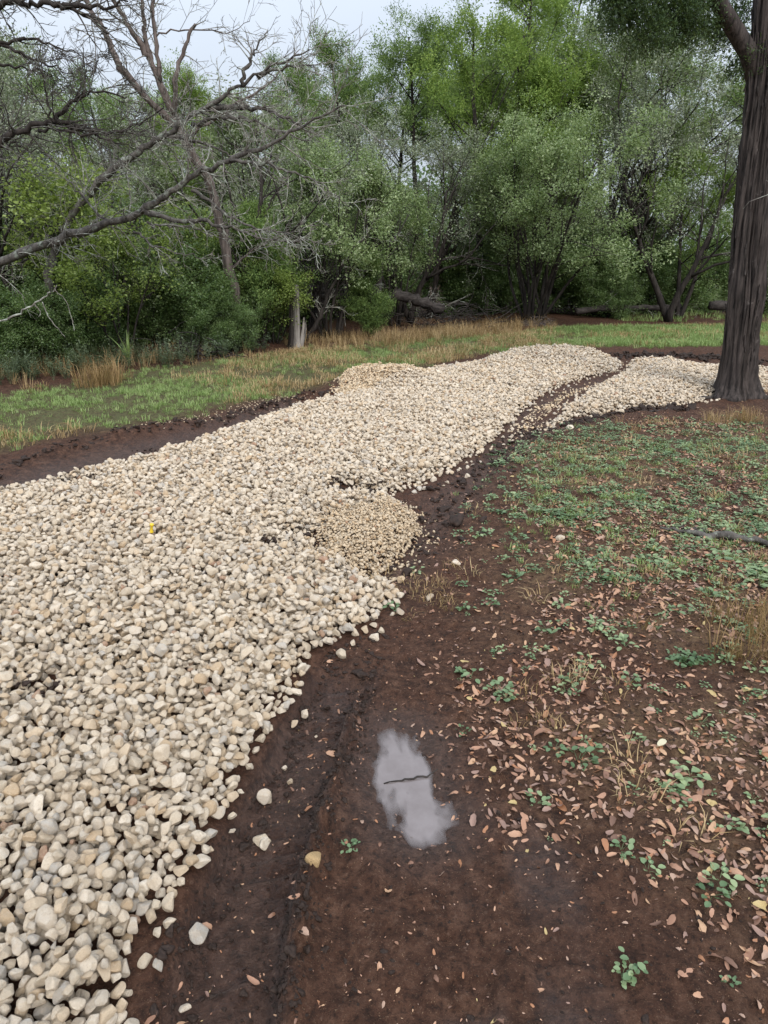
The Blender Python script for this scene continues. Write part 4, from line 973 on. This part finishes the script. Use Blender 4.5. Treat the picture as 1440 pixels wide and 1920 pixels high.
for (ax_, ay_), Yo in (((1170,25),-.75),((1205,60),-.7),((1215,95),-.7),((1160,48),-.8),((1250,15),-.55),((1265,50),-.5),((1300,20),-.4),((1320,55),-.1),((1345,70),.1),((1235,-10),-.6),((1190,-10),-.8),((1285,65),-.3),((1400,135),.05),((1375,40),.3),((1310,-20),-.3),((1145,-5),-.8),((1255,80),-.4)):
    e = loc_(ax_, ay_, TY + Yo); f = r.uniform(.45, .95); p0, t_ = at(limbA, f if ax_ < 1380 else .05); q = np.linspace(p0, e, 5); q[1:4] += r.normal(0, .03, (3, 3)); q[2:, 2] -= np.array([.0, .01, .03]); out.append((q, np.linspace(.014, .004, 5), 1))
    for k in range(26): an.append(e + r.normal(0, .085, 3) * np.array([1.3, 1, .7]))
for z, a in ((4.7, .5), (5.2, 2.4), (5.4, 4.2), (5.3, 5.6), (5.7, 1.4), (6.1, 3.2), (6.4, 4.9), (6.7, .2)):
    q = walk(r, trunk_pt(z, a, -.05), [math.cos(a), math.sin(a), .5], r.uniform(1.5, 2.6) * (1.4 - z * .1), 8, .14, .03); o2, a2 = [], []
    limbs(r, o2, a2, q, np.linspace(.05, .012, 9), 1, dict(JUN, n=[0, 11], anch=5)); out += o2; an += a2
tl = [(1408,455,TY-.25), (1352,470,TY-.2)]
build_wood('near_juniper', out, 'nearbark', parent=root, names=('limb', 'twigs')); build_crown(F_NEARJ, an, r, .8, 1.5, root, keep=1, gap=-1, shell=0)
# thin budding twig beside the trunk, and broken wood at its foot
b = Buf(); q0 = np.array([P(1475,430,TY-.5), P(1440,365,TY-.5), P(1405,378,TY-.55), P(1393,392,TY-.55)]); b.tube(q0, [.006, .004, .003, .002], 5); b.tube([P(1440,365,TY-.5), P(1450,345,TY-.5), P(1436,338,TY-.5)], [.003, .003, .002], 4); b.tube([P(1475,430,TY-.5), P(1520,560,TY-.5), P(1530,745,TY-.5)], [.006, .009, .012], 5)
tag(link('sapling', b.mesh('sapling', M['twig'])), 'thin pale leafless twig in front of the juniper trunk', 'sapling')
def stick(name, pxs, rads, mat, label, cat='stick', zoff=0.0, sides=7, wob=.006):
    b = Buf(); pts_ = []
    for a, c in pxs: g_ = G(a, c); pts_.append([g_[0], g_[1], tz(*g_[:2]) + rads[len(pts_)] * .6 + zoff])
    pts_ = np.array(pts_); n2 = len(pts_) * 4; t = np.linspace(0, 1, n2); tt = np.linspace(0, 1, len(pts_)); q = np.stack([np.interp(t, tt, pts_[:, i]) for i in range(3)], 1) + r.normal(0, wob, (n2, 3)); b.tube(q, np.interp(t, tt, rads) * r.uniform(.85, 1.15, n2), sides)
    return tag(link(name, b.mesh(name, M[mat])), label, cat)
stick('split_wood', [(1283,745),(1300,744),(1345,741)], [.012, .022, .024], 'dead', 'split pale wood piece poking out from the juniper foot', 'wood')
stick('split_wood', [(1287,752),(1312,751),(1345,748)], [.010, .020, .022], 'log', 'dark split wood piece lying under the pale one', 'wood')
stick('fallen_stick', [(1195,779),(1240,771),(1275,760),(1300,754)], [.006, .01, .01, .008], 'log', 'thin dark stick bordering the far gravel patch')
stick('fallen_stick', [(1430,752),(1470,742),(1540,730)], [.03, .035, .03], 'log', 'dark root wood right of the juniper foot', 'wood')
stick('fallen_branch', [(1240,992),(1290,1000),(1325,1008),(1370,1012),(1420,1020),(1470,1036)], [.006, .014, .022, .026, .018, .01], 'greybark', 'grey stick lying across the ground cover at right', 'stick', .012)
stick('fallen_branch', [(1250,988),(1300,992),(1335,998)], [.004, .012, .008], 'log', 'black rotten stick just behind the grey one')
stick('twig', [(722,1463),(760,1458),(800,1452),(822,1445)], [.002, .003, .003, .002], 'bark', 'thin dark twig lying across the puddle', 'twig', .012, 5, .002)

# ------------------------------------------------------------------ leaning dead trees and limbs at the left
def smooth_line(pts, n_=6):
    pts = np.asarray(pts, float); t = np.arange(len(pts)); q = np.linspace(0, len(pts) - 1, (len(pts) - 1) * n_ + 1); o_ = []
    for x in q:
        i = min(int(x), len(pts) - 2); u = x - i; p0 = pts[max(i - 1, 0)]; p1 = pts[i]; p2 = pts[i + 1]; p3 = pts[min(i + 2, len(pts) - 1)]
        o_.append(.5 * (2 * p1 + (p2 - p0) * u + (2 * p0 - 5 * p1 + 4 * p2 - p3) * u * u + (3 * p1 - p0 - 3 * p2 + p3) * u ** 3))
    return np.array(o_)
def traced(r, pix, r0, r1, wob=.014):
    q = smooth_line([P(a, c, y) for a, c, y in pix]); return q + r.normal(0, wob, q.shape), np.linspace(r0, r1, len(q)) * r.uniform(.84, 1.14, len(q))
def twiggy(r, out, pts, rad, n_, L_, droop=0.0, lev=2, sub=4, f0=.15):
    """bare twigs off a limb, with finer ones off those"""
    for k in range(n_):
        f = r.uniform(f0, 1); p, t = at(pts, f); ln = L_ * r.uniform(.4, 1.3); d = off(r, t, r.uniform(.4, 1.2)); q = walk(r, p, nrm(d + np.array([0, 0, -droop])), ln, 7, .10, -.02 * droop)
        R0 = min(.010, np.interp(f, np.linspace(0, 1, len(rad)), rad) * .5); out.append((q, np.linspace(R0, .0028, 8), lev))
        for j in range(sub + 1):
            p2, t2 = at(q, r.uniform(.2, 1)); q2 = walk(r, p2, off(r, t2, r.uniform(.4, 1.0)), ln * r.uniform(.25, .55), 5, .12, 0); out.append((q2, np.linspace(.0042, .0022, 6), 3))
            for j2 in range(2):
                p3, t3 = at(q2, r.uniform(.3, 1)); q3 = walk(r, p3, off(r, t3, r.uniform(.4, 1.0)), ln * r.uniform(.12, .25), 4, .12, 0); out.append((q3, np.linspace(.003, .002, 5), 3))
def bare_tree(name, seed, label, lines, mat, tw, droop=.2, leaf=None):
    r = np.random.default_rng(seed); out = []; an = []
    for pix, r0, r1, ntw, L_ in lines:
        q, rd = traced(r, pix, r0, r1); out.append((q, rd, 0 if r0 > .05 else 1)); twiggy(r, out, q, rd, ntw, L_, droop)
    base = lines[0][0][0]; b0 = P(*base); root = tag(link(name, None, None, (b0[0], b0[1], 0)), label, 'tree')
    out = [(q - np.array([b0[0], b0[1], 0]), rd, lv) for q, rd, lv in out]
    build_wood(name, out, mat, tw, root, 2)
    if leaf:
        F, px_list = leaf
        for a, c, y, s, k in px_list:
            e = P(a, c, y) - np.array([b0[0], b0[1], 0])
            for _ in range(k): an.append(e + r.normal(0, s, 3))
        build_crown(F, an, r, .6, 1.1, root)
    return root
bare_tree('leaning_tree', 801, 'long leaning lichen spotted trunk slanting up from the left picture edge', [
    ([(-140,640,10.4),(-60,540,10.3),(0,492,10.2),(130,440,10.1),(265,398,10.0),(330,352,9.9),(410,310,9.8),(500,272,9.7),(590,226,9.6),(650,195,9.5)], .078, .007, 60, .6),
    ([(262,398,10.0),(330,412,9.8),(400,418,9.6),(450,434,9.5),(520,450,9.4),(600,456,9.3)], .034, .006, 24, .40),
    ([(275,418,10.0),(300,424,9.8),(360,425,9.7),(400,440,9.6),(440,460,9.5)], .018, .004, 12, .3),
    ([(360,355,9.9),(410,390,9.7),(470,425,9.5),(520,436,9.4),(575,432,9.3)], .024, .004, 16, .35),
    ([(430,302,9.8),(480,305,9.6),(540,320,9.5),(600,345,9.4),(655,385,9.3)], .026, .004, 18, .4),
    ([(250,432,10.0),(285,460,9.8),(330,475,9.6),(385,487,9.5)], .018, .004, 8, .3),
    ([(200,420,10.1),(150,360,10.2),(120,330,10.3)], .02, .005, 6, .35),
    ], 'lichen', 'twig', .25)
bare_tree('leaning_tree', 802, 'second slanting trunk above the long one, with arching bare limbs', [
    ([(82,668,11.6),(88,580,11.5),(100,480,11.4),(150,385,11.3),(205,325,11.2),(260,285,11.1),(310,253,11.0),(360,215,10.9),(410,188,10.8),(465,150,10.7),(520,120,10.6),(578,95,10.5)], .075, .008, 64, .6),
    ([(385,205,10.9),(430,202,10.8),(480,203,10.7),(530,218,10.6),(568,236,10.5)], .042, .010, 16, .4),
    ([(365,236,10.9),(405,222,10.8),(460,224,10.7),(520,244,10.6),(580,262,10.5)], .032, .006, 16, .4),
    ([(455,158,10.7),(465,120,10.7),(478,95,10.7),(500,60,10.7)], .03, .006, 8, .4),
    ([(310,258,11.0),(360,262,10.9),(420,285,10.8),(440,300,10.7)], .03, .006, 10, .35),
    ([(480,143,10.7),(530,128,10.6),(600,120,10.5)], .03, .005, 12, .4),
    ([(88,560,11.5),(60,600,11.6),(30,650,11.7)], .05, .04, 3, .3),
    ], 'lichen', 'twig', .15)
bare_tree('live_oak', 803, 'dark limbed tree reaching in from beyond the left edge', [
    ([(-110,760,8.6),(-95,560,8.6),(-80,400,8.6),(-60,300,8.6),(0,268,8.6),(50,240,8.6),(98,228,8.6),(140,236,8.6),(180,246,8.6),(250,240,8.6),(310,200,8.6)], .058, .006, 56, .6),
    ([(98,228,8.6),(125,200,8.6),(152,180,8.6),(175,172,8.6),(240,182,8.6)], .03, .006, 12, .4), ([(70,242,8.6),(130,248,8.5),(200,258,8.5),(250,280,8.5)], .02, .004, 10, .35),
    ([(95,228,8.6),(88,190,8.6),(80,140,8.6),(75,90,8.6)], .014, .004, 8, .35), ([(-60,300,8.6),(-60,120,8.6),(-50,20,8.6),(0,8,8.6),(60,4,8.6),(110,10,8.6),(160,28,8.6),(205,60,8.6)], .05, .010, 36, .6),
    ([(100,8,8.6),(150,12,8.6),(200,14,8.6),(240,0,8.6)], .03, .008, 8, .4), ([(20,262,8.6),(50,280,8.6),(100,285,8.6)], .012, .003, 5, .25), ([(0,85,8.6),(50,72,8.6),(100,85,8.6),(150,100,8.6)], .02, .004, 12, .4),
    ([(-20,70,8.6),(30,100,8.6),(90,122,8.6),(140,140,8.6)], .02, .004, 12, .4), ([(0,120,8.7),(60,130,8.7),(120,150,8.7)], .015, .004, 10, .4)], 'bark', 'greybark', .1)
bare_tree('dead_juniper', 804, 'tall dead tree with peeling reddish bark leaning left against the sky', [
    ([(455,640,13.0),(432,520,12.9),(412,420,12.8),(392,345,12.7),(350,270,12.6),(318,200,12.5),(285,120,12.4),(250,60,12.3),(215,0,12.2),(185,-60,12.1)], .10, .02, 44, .7),
    ([(283,110,12.4),(272,70,12.4),(270,30,12.4),(262,-40,12.4)], .045, .02, 10, .6), ([(300,150,12.4),(292,70,12.4),(285,0,12.4),(284,-40,12.4)], .04, .015, 10, .6),
    ([(328,215,12.5),(330,150,12.4),(345,90,12.4),(366,46,12.4)], .045, .022, 4, .4), ([(345,262,12.6),(420,210,12.4),(500,160,12.3),(560,90,12.2)], .03, .004, 18, .6),
    ([(222,125,11.9),(200,70,11.9),(175,25,11.9),(150,-30,11.9)], .05, .03, 8, .6), ([(340,250,12.6),(222,125,11.9)], .05, .05, 6, .5),
    ([(292,65,12.4),(360,55,12.4),(430,60,12.4),(480,30,12.3)], .014, .003, 12, .6), ([(430,510,12.9),(470,470,12.7),(530,440,12.6)], .025, .005, 8, .5)], 'shag', 'twig', 0)
b = Buf(); q, rd = traced(np.random.default_rng(3), [(-10,604,9.6),(30,590,9.6),(65,572,9.6),(95,548,9.6)], .014, .010); b.tube(q, rd, 6)
for pix in ([(66,572,9.6),(76,586,9.6),(72,594,9.6)], [(80,567,9.6),(90,592,9.6),(112,620,9.6),(122,632,9.6)], [(100,548,9.6),(106,535,9.6),(104,545,9.6),(122,562,9.6),(135,598,9.6),(140,620,9.6)]):
    q, rd = traced(np.random.default_rng(4), pix, .008, .004, .004); b.tube(q, rd, 5)
tag(link('dead_branch', b.mesh('dead_branch', M['twig'])), 'pale forked dead branch hanging low at the left edge', 'branch')

# ------------------------------------------------------------------ stump, logs and brush in the wood edge
root = tag(link('broken_stump', None, None, tuple(G(553,652)), None, (.72, .72, .95)), 'tall split stump with bleached grey wood on its right side', 'stump'); r = np.random.default_rng(9)
def stump_shell(h, r0, tilt, seed, jag=.25, sides=22):
    r = np.random.default_rng(seed); b = Buf(); n_ = 22; V = []; th_ = np.arange(sides) * 6.2832 / sides; top_ = h * (1 - jag * r.random(sides))
    for i in range(n_):
        f = i / (n_ - 1)
        for j in range(sides):
            z = f * top_[j] - .05; rr = r0 * (1 - .35 * f + .55 * math.exp(-f * 9)) * (1 + .55 * vn(np.array([math.cos(th_[j]) * 2.2 + 9]), np.array([math.sin(th_[j]) * 2.2 + f * 1.5 + 9]), seed)[0] + .12 * math.cos(7 * th_[j] + 2 * f)); V.append([rr * math.cos(th_[j]) + tilt * f * h, rr * math.sin(th_[j]), z])
    b.add(V, [[i * sides + j, i * sides + (j + 1) % sides, (i + 1) * sides + (j + 1) % sides, (i + 1) * sides + j] for i in range(n_ - 1) for j in range(sides)]); b.f.append([b.n - sides + q for q in range(sides)]); return b
link('dark_half', stump_shell(1.45, .10, .03, 31, .55).mesh('stump_dark', M['bark']), root, (-.06, .03, 0))
o = link('bleached_half', stump_shell(1.25, .085, .05, 33, .75).mesh('stump_pale', M['dead']), root, (.05, -.07, 0)); o['label'] = 'bleached grey split wood'
link('bleached_prong', stump_shell(.62, .06, .22, 35, .4).mesh('stump_prong', M['dead']), root, (.14, -.06, 0))
def log(pix, r0, r1, label, mat='log', tw=0, cat='log', name='fallen_log'):
    r = np.random.default_rng(int(pix[0][0])); q, rd = traced(r, pix, r0, r1, .012); b = Buf(); b.tube(q, rd * r.uniform(.8, 1.2, len(rd)), 10); out = []
    root = tag(link(name, b.mesh(name, M[mat])), label, cat)
    if tw:
        twiggy(r, out, q, rd, tw, .5, 0, 1, 3); t = Buf()
        for q_, rd_, lv in out: t.tube(q_, rd_, 4, False)
        link('twigs', t.mesh('log_twigs', M['twig']), root)['kind'] = 'stuff'
    return root
log([(545,505,15.6),(600,512,15.4),(650,528,15.2),(705,546,15.0)], .08, .11, 'grey fallen trunk sloping down right behind the stump', tw=8)
log([(560,545,15.3),(620,548,15.2),(690,545,15.1)], .09, .10, 'dark fallen trunk lying level under the sloping one', tw=6)
log([(570,556,15.2),(640,557,15.1),(700,548,15.0)], .07, .06, 'thin black fallen trunk lowest of the three crossed logs')
log([(735,552,17.0),(780,562,17.0),(830,582,17.0)], .13, .11, 'short thick fallen log beside the brush pile', tw=10)
log([(1080,583,19.5),(1150,578,19.5),(1220,577,19.6),(1275,575,19.7)], .09, .07, 'long dark log lying along the back of the green grass', tw=6)
log([(1330,573,19.8),(1375,571,19.8),(1430,573,19.8)], .12, .10, 'dark log end beside the far field opening')
log([(570,640,14.0),(598,600,14.0),(612,560,14.0),(632,520,14.0),(660,470,14.0),(690,440,14.0)], .05, .012, 'dark slanting sapling trunk right of the split stump', 'bark', 14, 'tree', 'dead_sapling')
for i, (a, c, y, lab) in enumerate(((850,590,17.0,'brown tangled brush pile left of the big shrub'), (360,690,11.6,'dry twig heap under the left thicket'), (1010,612,17.2,'reddish dead twigs at the foot of the big shrub'))):
    r = np.random.default_rng(60 + i); b = Buf(); g = P(a, c, y); rad_ = (1.0, .55, .3)[i]
    for k in range(130):
        s = np.array([g[0] + r.normal(0, rad_ * .6), g[1] + r.normal(0, rad_ * .4), abs(r.normal(0, rad_ * .25))]); q = walk(r, s, [r.normal(), r.normal(), r.normal() * .3], r.uniform(.3, 1.0) * rad_, 5, .2, -.02); q[:, 2] = np.maximum(q[:, 2], .01); b.tube(q, np.linspace(.010, .004, 6), 4, False)
    tag(link('brush_pile', b.mesh('brush_pile', M['log' if i != 2 else 'shag'])), lab, 'brush')

# ------------------------------------------------------------------ the woodland, tree by tree
VAR = {}
def variant(key):
    k, i = key
    if key not in VAR:
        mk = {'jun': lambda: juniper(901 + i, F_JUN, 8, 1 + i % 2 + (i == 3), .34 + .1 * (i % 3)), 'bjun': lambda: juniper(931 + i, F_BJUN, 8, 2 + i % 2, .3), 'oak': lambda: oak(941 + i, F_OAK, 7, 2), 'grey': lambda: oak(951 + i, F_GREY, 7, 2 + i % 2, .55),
              'bare': lambda: oak(945 + i, F_GREY, 7, 2, .16), 'shr': lambda: vase_shrub(961 + i, F_SHRUB, 4, 3.8, 9), 'und': lambda: vase_shrub(971 + i, F_UND, 3, 3.6, 8, sc=(.8, 1.4), S=UND), 'jsap': lambda: juniper(981 + i, F_JUN, 3, 2, .04), 'bri': lambda: vase_shrub(991 + i, F_BRIGHT, 3, 2.6, 7, thin=.5)}[k]
        VAR[key] = [mk(), False]
    t, used = VAR[key]; VAR[key][1] = True
    return dup(t) if used else t
H0 = dict(bare=7, jun=8, bjun=8, oak=7, grey=7, shr=4, und=3, jsap=3, bri=3)
NM = dict(bare='leafless_tree', jun='juniper_tree', bjun='juniper_tree', oak='oak_tree', grey='oak_tree', shr='shrub', und='evergreen_shrub', jsap='juniper_sapling', bri='shrub')
def tree(k, i, px_, Y, top_py, label, group=None, rot=None):
    t = place(variant((k, i)), px_, Y, H0[k], top_py, None, rot); t.name = NM[k]
    return tag(t, label, 'shrub' if k in ('shr', 'und', 'bri') else 'tree', group)
ORD = 'first second third fourth fifth sixth seventh eighth ninth tenth eleventh twelfth thirteenth fourteenth fifteenth sixteenth seventeenth eighteenth'.split()
def ranks(rows, col=0):
    o_ = sorted(range(len(rows)), key=lambda q: rows[q][col]); return {q: ORD[n2] for n2, q in enumerate(o_)}
# the big round shrub behind the gravel
t = vase_shrub(1001, F_PALE, 4.9, 5.6, 15, sc=(.75, 1.3)); t.name = 'big_shrub'; g = G(1000,606); t.location = (g[0], g[1], 0); tag(t, 'large round pale green shrub with many dark stems behind the gravel', 'shrub')
# pale green small tree left of centre
t = vase_shrub(1003, F_PALE, 3.9, 3.6, 9, sc=(.7, 1.2)); t.name = 'small_tree'; g = P(620,600,14.6); t.location = (g[0], 14.6, 0); tag(t, 'leafy pale green small tree between the split stump and the big shrub', 'tree')
tree('shr', 0, 740, 17.5, 330, 'pale shrub filling the gap left of the big shrub')
tree('jsap', 0, 695, 14.8, 500, 'dark young juniper bush beside the crossed logs')
tree('jsap', 1, 245, 12.9, 575, 'low dark juniper bush behind the strap leaved plant')
tree('jsap', 0, 480, 13.2, 420, 'slim dark young juniper left of the split stump')
tree('bri', 0, 510, 13.6, 470, 'yellow green bush wrapped round the left of the split stump')
tree('bri', 1, 130, 12.4, 295, 'lime green leafy bush seen through the leaning trunks')
tree('bri', 2, 350, 14.2, 380, 'light green bush in the middle of the left thicket')
ROW = (((-90,12.4,430), (30,12.8,420), (150,12.7,440), (270,13.0,450), (390,13.3,450), (-160,14.2,330), (90,14.4,330), (220,14.6,360), (330,14.8,380), (450,14.6,400), (-60,16.0,280), (540,16.5,420)))
RK = ranks(ROW)
for i, (a, y, tp) in enumerate(ROW):
    tree('und', i % 4, a, y, tp, 'dark evergreen shrub, %s from the left in the dense left thicket' % RK[i], 'dark shrubs of the left thicket')
for k, i, a, y, tp, lab in (('und',1,-50,10.4,520,'dark shrub at the left edge in front of the leaning trunk foot'), ('und',2,55,10.9,505,'dark shrub hiding the foot of the second slanting trunk'), ('und',3,165,11.6,520,'low dark shrub behind the straw clump'),
        ('bri',0,215,11.8,380,'loose light green sapling below the slanting trunks'), ('und',0,420,12.4,545,'low dark shrub behind the dry twig heap')):
    tree(k, i, a, y, tp, lab)
for i, (a, y, tp, lab) in enumerate(((690,16.6,150,'leafless grey tree with fine twigs above the small pale tree'), (775,18.2,190,'leafless twiggy tree in the centre gap between the crowns'), (575,15.8,200,'bare lichen grey tree behind the split stump'),
        (455,13.6,120,'bare grey tree standing behind the ends of the slanting limbs'), (1262,18.6,170,'bare grey branched tree left of the near juniper trunk'), (250,13.4,150,'bare grey tree behind the crossing slanting trunks'), (40,12.6,60,'bare twiggy tree at the far upper left'))):
    tree('bare', i % 3, a, y, tp, lab)
# tall trees, middle row
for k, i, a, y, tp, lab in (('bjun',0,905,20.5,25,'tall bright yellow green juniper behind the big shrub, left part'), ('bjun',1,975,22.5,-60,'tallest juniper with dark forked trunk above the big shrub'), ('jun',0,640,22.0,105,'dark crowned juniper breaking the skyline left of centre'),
        ('jun',1,725,24.0,125,'juniper on the skyline just right of the dark crowned one'), ('jun',2,800,22.5,85,'slender juniper with pointed top against the sky'), ('jun',3,540,24.0,140,'juniper at the right end of the low skyline behind bare twigs'),
        ('grey',0,1120,22.0,-30,'grey green oak rising right of the tallest juniper'), ('grey',1,1235,21.0,110,'grey twiggy oak spreading between big shrub and juniper trunk'), ('grey',2,1385,23.0,60,'grey green oak behind the near juniper trunk'), ('oak',0,1060,24.0,20,'dense green oak just behind the big shrub'),
        ('oak',1,430,18.5,170,'oak behind the bare leaning limbs at left'), ('grey',1,330,17.5,150,'thin grey oak behind the peeling dead tree'), ('grey',2,110,15.5,40,'tall grey leaved oak filling the upper left corner'), ('grey',0,-40,13.5,-40,'grey leaved oak at the very left edge'),
        ('jun',1,250,20.0,170,'dark juniper low on the skyline at left'), ('bjun',1,380,19.0,170,'bright juniper glimpsed behind the slanting trunks'), ('grey',2,660,19.0,250,'bare twigged oak above the small pale tree'), ('grey',0,800,19.5,230,'lichen grey oak between small tree and big shrub'),
        ('bjun',0,1275,19.5,270,'small bright juniper right of the big shrub'), ('jun',0,1440,21.0,-30,'dark juniper behind the trunk at the right edge')):
    tree(k, i, a, y, tp, lab)
ROW = (((860,20.5,420), (930,21,430), (1120,20.6,430), (1180,21.5,420), (740,20.5,430), (660,19.5,440), (580,19,420), (1010,21.5,400), (1080,23,380), (480,18.5,380), (1470,22.5,400), (1150,19.8,500), (1262,21.5,420), (1410,21.0,430)))
RK = ranks(ROW)
for i, (a, y, tp) in enumerate(ROW):
    tree('und', (i + 1) % 4, a, y, tp, 'shaded shrub under the tall trees behind the grass, %s from the left' % RK[i], 'shaded shrubs under the tall trees')
ROW = ((('jun',-200,19,60), ('oak',-80,20,70), ('jun',60,24,110), ('oak',170,23,150), ('jun',330,27,170), ('oak',450,28,190), ('jun',580,29,185), ('jun',860,28,110), ('oak',940,30,90), ('jun',1040,29,0), ('oak',1150,29,20), ('jun',1230,31,90), ('oak',1370,32,60), ('jun',1480,28,0), ('oak',1580,24,0), ('jun',1650,20,-40)))
RK = ranks(ROW, 1)
for i, (k, a, y, tp) in enumerate(ROW):
    tree(k, i % 3, a, y, tp, 'dim %s in the back row of the wood, %s from the left' % ('juniper' if k == 'jun' else 'oak', RK[i]), 'back row trees of the wood')
# the wood further off: one mass
r = np.random.default_rng(55); n_ = 5200
xw = r.uniform(-42, 55, n_); yw = r.uniform(36, 62, n_); hw = 5.2 + 2.2 * vn(xw * .25, yw * .25, 5) * 2; zw = hw * r.random(n_) ** .8
k = ~((xw > 13) & (xw < 26) & (yw < 50))
o = scatter('distant_woodland', 'far', F_UND[1], np.stack([xw, yw, zw], 1)[k], r.uniform(0, 6.28, (k.sum(), 3)), r.uniform(3.2, 5.5, k.sum()), r.integers(0, 5, k.sum()))
tag(o, 'dark mass of distant woodland seen between the trunks', 'woodland', kind='stuff')
X = rng.uniform(6, 26, 5200); Y = rng.uniform(18.5, 46, 5200); k = (X > 6 + (Y - 19) * .25); X, Y = X[k], Y[k]
put('field_grass', 'grass', P_GRASS, X, Y, rng.uniform(1.5, 2.6, len(X)), 'sunlit green grass of the field beyond the trees', 'grass')
# crumbs of soil and husks over the bare earth
X = rng.uniform(-.6, 5.5, 16000); Y = rng.uniform(.8, 7, 16000); k = (gravel_in(X, Y) < -.03) & (rng.random(16000) < np.clip(1.3 - Y * .17, .1, 1)); X, Y = X[k], Y[k]
o = scatter('soil_crumbs', 'clod', P_CLOD, np.stack([X, Y, terrain(X, Y)], 1), rz(len(X), .4), np.clip(rng.lognormal(math.log(.0032), .5, len(X)), .0015, .014), rng.integers(0, 6, len(X)))
tag(o, 'fine soil crumbs over the bare earth', 'soil', kind='stuff')
X = rng.uniform(-.6, 6, 26000); Y = rng.uniform(.8, 8, 26000); k = gravel_in(X, Y) < -.04; X, Y = X[k], Y[k]
o = scatter('leaf_fragments', 'leaf', P_LEAF, np.stack([X, Y, terrain(X, Y) + .003], 1), rz(len(X), .3), np.clip(rng.lognormal(math.log(.007), .45, len(X)), .003, .02), rng.integers(0, 10, len(X)))
tag(o, 'tiny husks and leaf fragments over the bare earth', 'leaf litter', kind='stuff')
if False: print('TRIS', sum(sum(len(p.vertices) - 2 for p in m_.polygons) if len(m_.polygons) < 3000 else 2 * len(m_.polygons) for m_ in bpy.data.meshes))
